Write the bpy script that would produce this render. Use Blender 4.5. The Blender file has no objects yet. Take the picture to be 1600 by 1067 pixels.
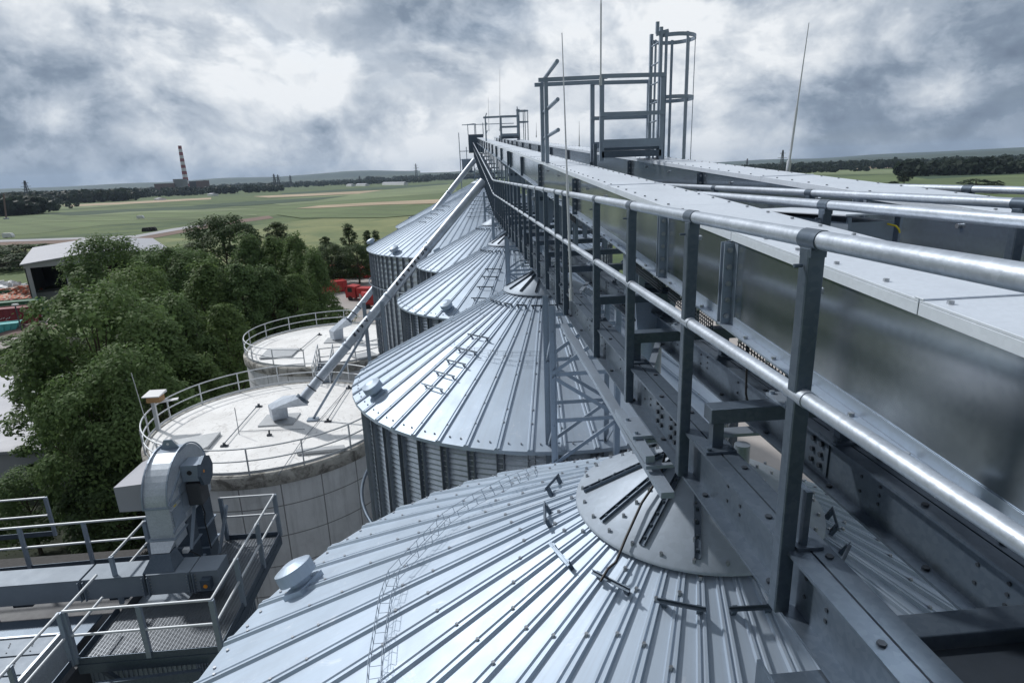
import bpy, math, random
import numpy as np
from mathutils import Vector, Matrix, Quaternion
random.seed(7); rng = np.random.default_rng(7)
C = bpy.context.scene.collection
PI = math.pi
G = -24.0                                   # ground level, the eye is at z = 0

# ------------------------------------------------------------------ camera
FPX, CX, CY = 941.0, 800.0, 533.5
def _axes():
    vx = 726.0; vy = 301 - 60*vx/1600
    y = Vector((vx-CX, vy-CY, FPX)).normalized()
    a = Vector((-CX, 301-CY, FPX)); b = Vector((1600-CX, 241-CY, FPX))
    up = a.cross(b).normalized()
    if up.y > 0: up = -up
    x = y.cross(up)
    return x, y, up
AX, AY, AZ = _axes()
RM = Matrix((AX, AY, AZ))                   # photo axes -> world
cam = bpy.data.cameras.new('camera'); co = bpy.data.objects.new('camera', cam); C.objects.link(co)
cam.sensor_width = 36; cam.lens = FPX/1600*36; cam.clip_start = .05; cam.clip_end = 60000
r = RM @ Vector((1,0,0)); u = RM @ Vector((0,-1,0)); b = RM @ Vector((0,0,-1))
co.matrix_world = Matrix(((r.x,u.x,b.x,0),(r.y,u.y,b.y,0),(r.z,u.z,b.z,0),(0,0,0,1)))
S = bpy.context.scene; S.camera = co
def ray(px, py): return RM @ Vector((px-CX, py-CY, FPX))
def onz(px, py, z): d = ray(px,py); return d*(z/d.z)
def ony(px, py, y): d = ray(px,py); return d*(y/d.y)
def onx(px, py, x): d = ray(px,py); return d*(x/d.x)
def ond(px, py, D): d = ray(px,py); return d*(D/math.hypot(d.x,d.y))

S.view_settings.view_transform = 'Standard'; S.view_settings.look = 'None'
S.view_settings.exposure = 0.0; S.view_settings.gamma = 1.0
S.cycles.volume_bounces = 0; S.cycles.max_bounces = 8; S.cycles.diffuse_bounces = 3; S.cycles.glossy_bounces = 4
S.cycles.sample_clamp_indirect = 6

# ------------------------------------------------------------------ light
SUN_AZ, SUN_EL = math.radians(-50), math.radians(43)       # azimuth from +Y, minus = to the left
def sph(az, el): return Vector((math.sin(az)*math.cos(el), math.cos(az)*math.cos(el), math.sin(el)))
sl = bpy.data.lights.new('sun', 'SUN'); so = bpy.data.objects.new('sun', sl); C.objects.link(so)
sl.energy = 2.9; sl.angle = math.radians(3.0); sl.color = (1.0,.98,.95)
so.rotation_mode = 'QUATERNION'; so.rotation_quaternion = sph(SUN_AZ, SUN_EL).to_track_quat('Z','Y')

class NT:
    def __init__(s, tree): s.t = tree; s.n = tree.nodes; s.l = tree.links
    def new(s, typ, **kw):
        n = s.n.new(typ)
        for k, v in kw.items():
            if k.startswith('i_'):
                key = k[2:]
                key = int(key) if key.isdigit() else key
                if hasattr(v, 'is_linked') or isinstance(v, bpy.types.NodeSocket): s.l.new(v, n.inputs[key])
                else: n.inputs[key].default_value = v
            else: setattr(n, k, v)
        return n
    def math(s, op, a, b=None, c=None, clamp=False):
        n = s.n.new('ShaderNodeMath'); n.operation = op; n.use_clamp = clamp
        for i, v in enumerate((a,b,c)):
            if v is None: continue
            if isinstance(v, bpy.types.NodeSocket): s.l.new(v, n.inputs[i])
            else: n.inputs[i].default_value = v
        return n.outputs[0]
    def vmath(s, op, a, b=None):
        n = s.n.new('ShaderNodeVectorMath'); n.operation = op
        for i, v in enumerate((a,b)):
            if v is None: continue
            if isinstance(v, bpy.types.NodeSocket): s.l.new(v, n.inputs[i])
            else: n.inputs[i].default_value = v
        return n
    def noise(s, vec, scale, detail=4, rough=.55, dist=0, dims='3D'):
        n = s.n.new('ShaderNodeTexNoise'); n.noise_dimensions = dims
        if vec is not None: s.l.new(vec, n.inputs['Vector'])
        n.inputs['Scale'].default_value = scale; n.inputs['Detail'].default_value = detail
        n.inputs['Roughness'].default_value = rough; n.inputs['Distortion'].default_value = dist
        return n.outputs['Fac']
    def ramp(s, fac, stops, interp='LINEAR'):
        n = s.n.new('ShaderNodeValToRGB'); s.l.new(fac, n.inputs[0]); cr = n.color_ramp; cr.interpolation = interp
        while len(cr.elements) < len(stops): cr.elements.new(.5)
        for e, (p, c) in zip(cr.elements, stops):
            e.position = p; e.color = (*c, 1) if hasattr(c, '__len__') else (c,c,c,1)
        return n.outputs[0]
    def mix(s, fac, a, b, typ='MIX'):
        n = s.n.new('ShaderNodeMix'); n.data_type = 'RGBA'; n.blend_type = typ
        for k, v in ((0,fac),(6,a),(7,b)):
            if isinstance(v, bpy.types.NodeSocket): s.l.new(v, n.inputs[k])
            else: n.inputs[k].default_value = (*v,1) if hasattr(v,'__len__') and len(v)==3 else v
        return n.outputs[2]

w = bpy.data.worlds.new('World'); S.world = w; w.use_nodes = True
def build_world():
    t = NT(w.node_tree); t.n.clear()
    out = t.new('ShaderNodeOutputWorld'); bg = t.new('ShaderNodeBackground'); t.l.new(bg.outputs[0], out.inputs[0])
    bg.inputs['Strength'].default_value = .1
    sky = t.new('ShaderNodeTexSky', sky_type='NISHITA', sun_disc=False)
    sky.sun_elevation = SUN_EL; sky.sun_rotation = SUN_AZ; sky.air_density = 1.0; sky.dust_density = 1.5; sky.ozone_density = 2.0
    tc = t.new('ShaderNodeTexCoord'); d = tc.outputs['Generated']
    sep = t.new('ShaderNodeSeparateXYZ'); t.l.new(d, sep.inputs[0])
    z = t.math('MAXIMUM', sep.outputs[2], 0.0)
    inv = t.math('DIVIDE', 1.0, t.math('ADD', z, .16))
    sc = t.vmath('SCALE', d); t.l.new(inv, sc.inputs['Scale'])
    cmb = t.new('ShaderNodeCombineXYZ'); s2 = t.new('ShaderNodeSeparateXYZ'); t.l.new(sc.outputs[0], s2.inputs[0])
    t.l.new(s2.outputs[0], cmb.inputs[0]); t.l.new(s2.outputs[1], cmb.inputs[1]); t.l.new(t.math('MULTIPLY', z, 2.2), cmb.inputs[2])
    p = cmb.outputs[0]
    # large masses and their billows; the offset sample lights each billow from the sun's side
    sdir = sph(SUN_AZ, SUN_EL)
    off = t.vmath('ADD', p, (sdir.x*.16, sdir.y*.16, .22)).outputs[0]
    dz = t.vmath('MULTIPLY', d, (1,1,1.45)).outputs[0]
    wv = t.vmath('SCALE', t.vmath('SUBTRACT', t.new('ShaderNodeTexNoise', i_Vector=dz, i_Scale=2.1, i_Detail=6.0).outputs['Color'], (.5,.5,.5)).outputs[0]); wv.inputs['Scale'].default_value = .2
    dw = t.vmath('ADD', dz, wv.outputs[0]).outputs[0]
    def shade(vec, sc, k, det, ro):
        o2 = t.vmath('ADD', vec, (sdir.x*k, sdir.y*k, k*1.5)).outputs[0]
        return t.math('SUBTRACT', t.noise(vec, sc, det, ro), t.noise(o2, sc, det, ro))
    big = t.noise(dw, 1.7, 3, .5)
    lit = t.math('ADD', t.math('MULTIPLY', shade(dw, 2.6, .10, 7, .52), .8), t.math('MULTIPLY', shade(dw, 6.0, .045, 8, .58), .55))
    fine = t.noise(d, 7.0, 7, .62, .5)
    def lobe(px, py, k, amp):           # a bank of cloud in one part of the sky
        v = ray(px, py).normalized()
        dot = t.vmath('DOT_PRODUCT', t.vmath('NORMALIZE', t.vmath('ADD', d, wob).outputs[0]).outputs[0], tuple(v)).outputs['Value']
        e = t.math('POWER', 2.718, t.math('MULTIPLY', t.math('SUBTRACT', dot, 1.0), k))
        return t.math('MULTIPLY', e, amp)
    wn = t.new('ShaderNodeTexNoise'); t.l.new(d, wn.inputs['Vector']); wn.inputs['Scale'].default_value = 3.2; wn.inputs['Detail'].default_value = 5
    wob = t.vmath('SCALE', t.vmath('SUBTRACT', wn.outputs['Color'], (.5,.5,.5)).outputs[0]); wob.inputs['Scale'].default_value = .42; wob = wob.outputs[0]
    lobes = [(-150,-160,14,-.14),(20,20,60,-.10),(110,245,60,-.18),(330,215,90,-.08),(230,120,60,.10),(480,130,45,.04),(720,90,30,.16),(860,40,30,.10),
             (1120,30,50,.08),(560,20,60,-.05),(1250,10,60,.08),(1400,120,60,-.22),(1560,90,34,-.24),(1240,140,90,-.16),(1345,85,420,.34),(1180,200,160,.16),(1480,190,120,.10),(700,200,90,-.05),(560,235,150,.10),(1560,20,200,.10),
             (1900,300,14,-.06)]
    a = None
    for L in lobes:
        v = lobe(*L); a = v if a is None else t.math('ADD', a, v)
    val = t.math('ADD', t.math('MULTIPLY', big, .45), .31)
    val = t.math('ADD', val, t.math('MULTIPLY', lit, 1.25))
    def cum(vec): return t.noise(vec, 3.4, 10, .56)
    c1 = cum(dw); c2 = cum(t.vmath('ADD', dw, (sdir.x*.03, sdir.y*.03, .06)).outputs[0])
    edge = t.ramp(c1, [(.43,0.0),(.485,1.0)])
    puff = t.math('ADD', t.math('MULTIPLY', t.math('SUBTRACT', c1, c2), 3.2), .09)
    val = t.math('ADD', val, t.math('MULTIPLY', edge, puff))
    c3 = t.noise(dw, 8.0, 9, .6); e3 = t.ramp(c3, [(.47,0.0),(.53,1.0)])
    val = t.math('ADD', val, t.math('MULTIPLY', t.math('SUBTRACT', e3, .5), .10))
    val = t.math('ADD', val, t.math('MULTIPLY', t.math('SUBTRACT', fine, .5), .14))
    val = t.math('ADD', val, a)
    hz = t.math('POWER', t.math('SUBTRACT', 1.0, z), 11.0)      # paler towards the horizon
    val = t.math('ADD', val, t.math('MULTIPLY', hz, .07), clamp=True)
    col = t.ramp(val, [(.0,(1.6,2.05,2.8)),(.25,(2.3,2.9,3.75)),(.42,(3.6,4.25,5.15)),(.58,(5.0,5.6,6.4)),(.75,(6.7,7.2,7.8)),(1,(9.0,9.3,9.6))])
    cover = t.ramp(t.noise(p, .8, 6, .55, .2), [(.30,.9),(.45,1.0)])
    skyc = t.mix(1.0, sky.outputs[0], (1.4,1.4,1.4), 'MULTIPLY')
    m = t.mix(cover, skyc, col)
    # the heavy bank of cloud overhead and behind, away from the sun
    back = t.ramp(t.math('ADD', t.math('MULTIPLY', sep.outputs[1], .5), .5), [(.25,.48),(.6,1.0)])
    m = t.mix(1.0, m, back, 'MULTIPLY')
    t.l.new(m, bg.inputs['Color'])
build_world()

# ------------------------------------------------------------------ materials
def mat(name, col, metal=0, rough=.6, var=.12, scale=3, bump=0, bscale=40, stretch=None, rvar=.1, fn=None):
    m = bpy.data.materials.new(name); m.use_nodes = True
    t = NT(m.node_tree); bs = t.n['Principled BSDF']
    tc = t.new('ShaderNodeTexCoord'); v = tc.outputs['Object']
    if stretch:
        mp = t.new('ShaderNodeMapping'); t.l.new(v, mp.inputs[0]); mp.inputs['Scale'].default_value = stretch; v = mp.outputs[0]
    n = t.noise(v, scale, 6, .62)
    c = t.mix(t.ramp(n, [(.25,0.0),(.75,1.0)]), tuple(x*(1-var) for x in col), tuple(min(1,x*(1+var)) for x in col))
    if fn: c = fn(t, c, v, tc, bs) or c
    t.l.new(c, bs.inputs['Base Color'])
    bs.inputs['Metallic'].default_value = metal
    t.l.new(t.math('ADD', t.math('MULTIPLY', t.noise(v, scale*2.3, 5), rvar*2), rough-rvar), bs.inputs['Roughness'])
    if bump:
        b = t.new('ShaderNodeBump'); b.inputs['Strength'].default_value = bump; b.inputs['Distance'].default_value = .02
        t.l.new(t.noise(v, bscale, 4), b.inputs['Height']); t.l.new(b.outputs[0], bs.inputs['Normal'])
    return m
def spangle(k=.10, s=55, dirt=.0):
    def f(t, c, v, tc, bs):
        vo = t.new('ShaderNodeTexVoronoi'); t.l.new(v, vo.inputs['Vector']); vo.inputs['Scale'].default_value = s
        sp = t.new('ShaderNodeSeparateColor'); t.l.new(vo.outputs['Color'], sp.inputs[0])
        c = t.mix(t.math('MULTIPLY', sp.outputs[0], k), c, (.25,.29,.34))
        if dirt:
            st = t.noise(v, 1.3, 8, .7, .6)
            c = t.mix(t.math('MULTIPLY', t.ramp(st, [(.48,0.0),(.72,1.0)]), dirt), c, (.22,.26,.31))
        return c
    return f
def roof_fn(t, c, v, tc, bs):
    # per-sheet tone differences, streaks running down the slope, scuffs
    s = t.new('ShaderNodeSeparateXYZ'); t.l.new(v, s.inputs[0])
    ang = t.math('ARCTAN2', s.outputs[1], s.outputs[0])
    k = t.math('FLOOR', t.math('MULTIPLY', t.math('ADD', ang, PI), 50/(2*PI)))
    wn = t.new('ShaderNodeTexWhiteNoise', noise_dimensions='1D'); t.l.new(k, wn.inputs['W'])
    c = t.mix(t.math('MULTIPLY', wn.outputs[0], .42), c, (.33,.41,.51))
    rad = t.math('SQRT', t.math('ADD', t.math('MULTIPLY', s.outputs[0], s.outputs[0]), t.math('MULTIPLY', s.outputs[1], s.outputs[1])))
    cv = t.new('ShaderNodeCombineXYZ'); t.l.new(t.math('MULTIPLY', ang, 55.0), cv.inputs[0]); t.l.new(t.math('MULTIPLY', rad, .9), cv.inputs[1])
    st = t.noise(cv.outputs[0], 1.0, 6, .7)
    c = t.mix(t.math('MULTIPLY', t.ramp(st, [(.45,0.0),(.8,1.0)]), .5), c, (.34,.38,.44))
    sc = t.noise(v, 5.0, 8, .75, 1.0)
    c = t.mix(t.math('MULTIPLY', t.ramp(sc, [(.58,0.0),(.72,1.0)]), .4), c, (.78,.8,.83))
    return c
def conc_fn(t, c, v, tc, bs):
    n = t.noise(v, .35, 8, .7, .5); c = t.mix(t.math('MULTIPLY', t.ramp(n,[(.45,0.0),(.75,1.0)]), .28), c, (.34,.32,.3))
    n = t.noise(v, 4.0, 8, .8, .3); c = t.mix(t.math('MULTIPLY', t.ramp(n,[(.60,0.0),(.68,1.0)]), .55), c, (.24,.22,.2))
    n = t.noise(v, .8, 4, .5, 1.5); c = t.mix(t.math('MULTIPLY', t.ramp(n,[(.485,0.0),(.5,1.0),(.515,0.0)]), .4), c, (.28,.26,.24))
    n = t.noise(v, 12.0, 3, .5); c = t.mix(t.math('MULTIPLY', t.ramp(n,[(.68,0.0),(.72,1.0)]), .5), c, (.3,.28,.26))
    return c
def wall_fn(t, c, v, tc, bs):
    s = t.new('ShaderNodeSeparateXYZ'); t.l.new(v, s.inputs[0])
    ang = t.math('MULTIPLY', t.math('ARCTAN2', s.outputs[1], s.outputs[0]), 5.6)
    def line(x, per, wd):
        f = t.math('FRACT', t.math('DIVIDE', x, per)); return t.math('LESS_THAN', t.math('ABSOLUTE', t.math('SUBTRACT', f, .5)), wd/per)
    l = t.math('MAXIMUM', line(ang, 1.6, .022), line(s.outputs[2], 1.35, .022))
    cv = t.new('ShaderNodeCombineXYZ'); t.l.new(t.math('MULTIPLY', ang, 1.8), cv.inputs[0]); t.l.new(t.math('MULTIPLY', s.outputs[2], .16), cv.inputs[2])
    st = t.noise(cv.outputs[0], 1.5, 7, .7)
    c = t.mix(t.math('MULTIPLY', t.ramp(st,[(.48,0.0),(.72,1.0)]), .4), c, (.2,.205,.21))
    n = t.noise(v, .9, 7, .7); c = t.mix(t.math('MULTIPLY', t.ramp(n,[(.5,0.0),(.75,1.0)]), .3), c, (.23,.235,.24))
    c = t.mix(t.math('MULTIPLY', l, .75), c, (.10,.10,.10))
    # black weathering under the rim
    top = t.ramp(t.math('ADD', s.outputs[2], t.math('MULTIPLY', t.math('SUBTRACT', t.noise(v,2.2,6,.7), .5), 1.4)), [(.0,0.0),(1.0,1.0)])
    return c
def rim_fn(t, c, v, tc, bs):
    n = t.noise(v, 1.6, 8, .75, .6); c = t.mix(t.math('MULTIPLY', t.ramp(n,[(.46,0.0),(.6,1.0)]), .85), c, (.10,.095,.085)); return c

M = {}
M['galv'] = mat('galvanised_steel', (.29,.35,.43), .45, .45, .12, 2.2, fn=spangle(.35, 60, .25))
M['galv_dark'] = mat('shade_darkened_galvanised_steel', (.085,.115,.155), .55, .40, .05, 2.5, fn=spangle(.14, 50, .12))  # shade on the steelwork put into a darker base colour
M['galvl'] = mat('light_galvanised_sheet', (.56,.61,.67), .45, .45, .08, 2, fn=spangle(.3,45,.3))
M['pipe'] = mat('bright_galvanised_tube', (.50,.55,.62), .7, .47, .16, 5, fn=spangle(.3, 70, .45), bump=.08, bscale=30)
M['sheet'] = mat('smooth_zinc_sheet', (.46,.52,.59), .9, .17, .08, 1.2, fn=spangle(.22, 45, .22), rvar=.06, bump=.015, bscale=2.2)
M['cover'] = mat('white_zinc_cover_sheet', (.72,.78,.86), .3, .42, .05, 1.2, fn=spangle(.1, 60, .12))
M['roof'] = mat('roof_steel', (.43,.51,.61), .45, .54, .14, 1.5, fn=roof_fn)
M['capm'] = mat('roof_cap_steel', (.38,.44,.52), .3, .58, .12, 2.0, fn=spangle(.25, 30, .4))
M['corr'] = mat('corrugated_wall_steel', (.60,.65,.71), .75, .40, .1, 1.1, fn=spangle(.2, 40, .2))
M['stiff'] = mat('stiffener_steel', (.22,.25,.29), .7, .5, .15, 3)
M['bolt'] = mat('bolt_steel', (.42,.44,.47), .9, .38, .1, 20)
M['hole'] = mat('dark_bolt_head', (.035,.045,.06), .3, .5, .1, 20)
M['rod'] = mat('aluminium_rod', (.62,.64,.66), .6, .45, .08, 9)
M['conc'] = mat('pale_concrete_roof', (.86,.86,.855), 0, .85, .05, 1.2, .25, 25, fn=conc_fn)
M['cwall'] = mat('grey_concrete_wall', (.72,.735,.75), 0, .9, .12, .8, .2, 20, fn=wall_fn)
M['rim'] = mat('weathered_concrete_rim', (.44,.43,.40), 0, .9, .2, 2.5, .3, 18, fn=rim_fn)
M['rail'] = mat('pale_galvanised_rail', (.56,.59,.62), .35, .5, .08, 5)
M['hatch'] = mat('grey_plate', (.42,.44,.46), .35, .6, .1, 3)
M['cable'] = mat('black_cable', (.02,.02,.022), 0, .5, .1, 5)
M['orange'] = mat('orange_sticker', (.75,.28,.02), 0, .5, .1, 5)
M['yellow'] = mat('yellow_cable', (.75,.6,.02), 0, .5, .1, 5)
M['wood'] = mat('orange_wood', (.42,.25,.12), 0, .7, .2, 6)
M['darkbuild'] = mat('dark_cladding', (.07,.075,.085), .2, .6, .15, 2)
M['tile'] = mat('shade_darkened_roof_tile', (.030,.029,.030), 0, .8, .4, 4)  # dark tile, base colour lowered further to carry the tree shade
M['bluesheet'] = mat('blue_grey_sheet', (.21,.25,.30), .25, .6, .12, 2, fn=spangle(.2,40,.4))
M['red'] = mat('red_paint', (.42,.03,.03), 0, .5, .2, 1)
M['darkred'] = mat('wine_red_paint', (.20,.018,.03), 0, .55, .2, 1)
M['green'] = mat('green_paint', (.03,.13,.07), 0, .55, .2, 1)
M['turq'] = mat('turquoise_paint', (.08,.42,.42), 0, .5, .2, 1)
M['white'] = mat('white_sheet', (.72,.73,.75), 0, .55, .08, 1)
M['scrap'] = mat('mixed_scrap', (.45,.4,.34), .1, .8, .5, 2, fn=lambda t,c,v,tc,bs: t.mix(t.ramp(t.noise(v,1.6,3),[(.45,0.0),(.55,1.0)]), c, (.6,.2,.12)))
M['rubber'] = mat('tyre_rubber', (.02,.02,.02), 0, .8)
M['glass'] = mat('dark_glass', (.03,.035,.04), 0, .12)
M['brick'] = mat('red_brick', (.17,.115,.105), 0, .9, .15, .1)
M['redband'] = mat('red_band_paint', (.26,.04,.045), 0, .8, .1, .1)
M['whiteband'] = mat('white_band_paint', (.66,.64,.66), 0, .8, .1, .1)
M['cool'] = mat('cooling_tower_concrete', (.20,.21,.22), 0, .9, .12, .1)
M['bark'] = mat('bark', (.09,.07,.05), 0, .9, .3, 4)
M['pylon'] = mat('pylon_steel', (.07,.08,.09), .3, .7)
M['shedgrey'] = mat('shed_sheet', (.40,.41,.44), .2, .6, .08, .4)
M['shedroof'] = mat('pale_shed_roof', (.33,.34,.38), .1, .6, .06, .3)
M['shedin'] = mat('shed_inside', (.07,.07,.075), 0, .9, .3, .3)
def grate_mat():
    m = bpy.data.materials.new('steel_grating'); m.use_nodes = True; t = NT(m.node_tree); bs = t.n['Principled BSDF']
    bs.inputs['Base Color'].default_value = (.34,.37,.41,1); bs.inputs['Metallic'].default_value = .8; bs.inputs['Roughness'].default_value = .45
    return m
M['grate'] = grate_mat()
def leaf_mat(name, col, var=.35):
    m = bpy.data.materials.new(name); m.use_nodes = True; t = NT(m.node_tree); bs = t.n['Principled BSDF']
    oi = t.new('ShaderNodeObjectInfo'); g = t.new('ShaderNodeNewGeometry'); tc = t.new('ShaderNodeTexCoord')
    n = t.noise(tc.outputs['Object'], .55, 4, .6)
    c = t.mix(t.ramp(n,[(.3,0.0),(.7,1.0)]), tuple(x*(1-var) for x in col), tuple(x*(1+var) for x in col))
    c = t.mix(t.math('MULTIPLY', oi.outputs['Random'], .6), c, (col[0]*1.45, col[1]*1.3, col[2]*1.0))
    c = t.mix(t.math('MULTIPLY', g.outputs['Random Per Island'], .45), c, tuple(x*1.7 for x in col))
    t.l.new(c, bs.inputs['Base Color']); bs.inputs['Roughness'].default_value = .6; bs.inputs['Specular IOR Level'].default_value = .18
    tr = t.new('ShaderNodeBsdfTranslucent'); t.l.new(c, tr.inputs[0]); mx = t.new('ShaderNodeMixShader'); mx.inputs[0].default_value = .38
    t.l.new(bs.outputs[0], mx.inputs[1]); t.l.new(tr.outputs[0], mx.inputs[2])
    t.l.new(mx.outputs[0], t.n['Material Output'].inputs[0])
    return m
M['leaf'] = leaf_mat('maple_leaf', (.105,.165,.064))
M['leafdark'] = leaf_mat('oak_leaf', (.052,.085,.036))
M['leaflight'] = leaf_mat('pale_leaf', (.13,.17,.085))
M['forest'] = leaf_mat('far_wood_leaf', (.022,.036,.026), .45)
def ground_mat(name, c1, c2, scale, c3=None, s3=.02, rows=0):
    m = bpy.data.materials.new(name); m.use_nodes = True; t = NT(m.node_tree); bs = t.n['Principled BSDF']
    tc = t.new('ShaderNodeTexCoord'); v = tc.outputs['Object']
    c = t.mix(t.ramp(t.noise(v, scale, 8, .65),[(.3,0.0),(.7,1.0)]), c1, c2)
    if c3: c = t.mix(t.ramp(t.noise(v, s3, 6, .6, .5),[(.45,0.0),(.65,1.0)]), c, c3)
    if rows:
        wv = t.new('ShaderNodeTexWave', bands_direction='DIAGONAL', i_Vector=v, i_Scale=rows, i_Distortion=1.5, i_Detail=3.0)
        wv.inputs['Detail Scale'].default_value = .4
        c = t.mix(t.math('MULTIPLY', t.ramp(wv.outputs['Fac'], [(.62,0.0),(.9,1.0)]), .4), c, tuple(x*.6 for x in c1))
        c = t.mix(t.math('MULTIPLY', t.ramp(t.noise(v, .006, 7, .7, .8), [(.42,0.0),(.68,1.0)]), .45), c, tuple(x*1.6 for x in c2))
    t.l.new(c, bs.inputs['Base Color']); bs.inputs['Roughness'].default_value = .95
    return m
M['grass'] = ground_mat('rough_grass', (.06,.105,.035), (.12,.155,.05), .10, (.04,.075,.03), .02)
M['meadow'] = ground_mat('yellow_green_meadow', (.15,.18,.07), (.24,.25,.11), .06, (.11,.15,.06), .03)  # bright yellow-green is the meadow's own colour
M['crop'] = ground_mat('green_crop', (.085,.125,.048), (.115,.155,.062), .03, rows=.012)
M['cropdark'] = ground_mat('dark_green_crop', (.026,.055,.03), (.04,.075,.036), .03, rows=.015)
M['croppale'] = ground_mat('pale_green_crop', (.14,.18,.09), (.175,.215,.105), .008, rows=.012)
M['tan'] = ground_mat('dry_stubble', (.36,.28,.19), (.42,.33,.23), .01, rows=.01)
M['soil'] = ground_mat('brown_soil', (.15,.10,.08), (.2,.14,.11), .05)
M['road'] = ground_mat('pale_road', (.34,.34,.36), (.42,.42,.44), .05)
M['yard'] = ground_mat('pale_gravel_yard', (.36,.335,.32), (.44,.41,.39), .15, (.3,.28,.27), .05)
M['apron'] = ground_mat('grey_concrete_apron', (.2,.19,.18), (.27,.255,.25), .3)
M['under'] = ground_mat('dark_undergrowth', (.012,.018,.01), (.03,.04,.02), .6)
M['hill'] = ground_mat('far_hill', (.03,.05,.035), (.05,.075,.045), .002)

# ------------------------------------------------------------------ mesh builder
class MB:
    def __init__(s): s.v = []; s.f = []; s.sm = []
    def add(s, vs, fs, smooth=False):
        o = len(s.v); s.v += [tuple(p) for p in vs]
        for f in fs: s.f.append(tuple(i+o for i in f)); s.sm.append(smooth)
        return s
    def box(s, x0, x1, y0, y1, z0, z1):
        v = [(x,y,z) for z in (z0,z1) for y in (y0,y1) for x in (x0,x1)]
        return s.add(v, [(0,2,3,1),(4,5,7,6),(0,1,5,4),(2,6,7,3),(0,4,6,2),(1,3,7,5)])
    def bar(s, p, q, wd, h, up=(0,0,1)):
        p = Vector(p); q = Vector(q); d = (q-p).normalized(); up = Vector(up)
        if abs(d.dot(up)) > .99: up = Vector((0,1,0))
        x = d.cross(up).normalized(); y = x.cross(d)
        v = [c + x*sx*wd/2 + y*sy*h/2 for c in (p,q) for sy in (-1,1) for sx in (-1,1)]
        return s.add(v, [(0,1,3,2),(4,6,7,5),(0,4,5,1),(2,3,7,6),(0,2,6,4),(1,5,7,3)])
    def channel(s, p, q, wd, dp, th, face):           # C section from p to q: web wd wide, flanges dp deep along 'face'
        p = Vector(p); q = Vector(q); d = (q-p).normalized(); fc = Vector(face); sd = d.cross(fc).normalized()
        s.bar(p, q, th, wd, sd)                       # web
        for k in (-1,1):
            o = sd*k*(wd/2-th/2) + fc*(dp/2+th/2)
            s.bar(p+o, q+o, dp, th, sd)
        return s
    def tube(s, p, q, r, n=12, r2=None, caps=True):
        p = Vector(p); q = Vector(q); d = (q-p).normalized(); r2 = r if r2 is None else r2
        a = Vector((0,0,1)) if abs(d.z) < .95 else Vector((1,0,0))
        x = d.cross(a).normalized(); y = d.cross(x)
        c = [(math.cos(2*PI*i/n), math.sin(2*PI*i/n)) for i in range(n)]
        A = [p+(x*i+y*j)*r for i,j in c]; B = [q+(x*i+y*j)*r2 for i,j in c]
        s.add(A+B, [(i,(i+1)%n,n+(i+1)%n,n+i) for i in range(n)], True)
        if caps: s.add(A, [tuple(range(n-1,-1,-1))]); s.add(B, [tuple(range(n))])
        return s
    def path(s, pts, r, n=10, closed=False):
        pts = [Vector(p) for p in pts]; m = len(pts); rings = []; prev = None
        for i, p in enumerate(pts):
            if closed: t = (pts[(i+1)%m]-pts[i-1]).normalized()
            else: t = (pts[min(i+1,m-1)]-pts[max(i-1,0)]).normalized()
            if prev is None:
                a = Vector((0,0,1)) if abs(t.z) < .95 else Vector((1,0,0)); x = t.cross(a).normalized()
            else: x = (prev - t*prev.dot(t)).normalized()
            prev = x; y = t.cross(x)
            rings += [p+(x*math.cos(2*PI*k/n)+y*math.sin(2*PI*k/n))*r for k in range(n)]
        f = []
        for i in range(m if closed else m-1):
            j = (i+1)%m
            f += [(i*n+k, i*n+(k+1)%n, j*n+(k+1)%n, j*n+k) for k in range(n)]
        s.add(rings, f, True)
        if not closed: s.add(rings[:n], [tuple(range(n-1,-1,-1))]); s.add(rings[-n:], [tuple(range(n))])
        return s
    def lathe(s, prof, n, c=(0,0,0), a0=0, a1=2*PI, smooth=True, cap=False):
        full = abs(a1-a0-2*PI) < 1e-6; k = n if full else n+1; c = Vector(c); v = []
        for r_, z in prof:
            v += [c+Vector((r_*math.cos(a0+(a1-a0)*i/n), r_*math.sin(a0+(a1-a0)*i/n), z)) for i in range(k)]
        f = []
        for j in range(len(prof)-1):
            for i in range(n):
                i2 = (i+1)%k; f.append((j*k+i, j*k+i2, (j+1)*k+i2, (j+1)*k+i))
        s.add(v, f, smooth)
        return s
    def prism(s, poly, vec):
        vec = Vector(vec); a = [Vector(p) for p in poly]; n = len(a); b_ = [p+vec for p in a]
        s.add(a+b_, [(i,(i+1)%n,n+(i+1)%n,n+i) for i in range(n)])
        s.add(a, [tuple(range(n-1,-1,-1))]); s.add(b_, [tuple(range(n))]); return s
    def bolt(s, p, n, r=.012, h=.012):
        p = Vector(p); n = Vector(n).normalized(); return s.tube(p-n*.002, p+n*h, r, 6)
    def hexa(s, lo, hi):                               # frustum from two quads
        s.add(list(lo)+list(hi), [(3,2,1,0),(4,5,6,7),(0,1,5,4),(1,2,6,5),(2,3,7,6),(3,0,4,7)]); return s
    def mesh(s, name, off=None):
        me = bpy.data.meshes.new(name)
        v = s.v if off is None else [(a-off[0],b-off[1],c-off[2]) for a,b,c in s.v]
        me.from_pydata(v, [], s.f); me.polygons.foreach_set('use_smooth', s.sm); me.update(); return me
def thing(name, label, cat, loc=(0,0,0), group=None):
    o = bpy.data.objects.new(name, None); C.objects.link(o); o.location = loc; o.empty_display_size = .2
    o['label'] = label; o['category'] = cat
    if group: o['group'] = group
    return o
def wloc(p):
    v = Vector((0,0,0))
    while p is not None: v += p.location; p = p.parent
    return v
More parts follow.
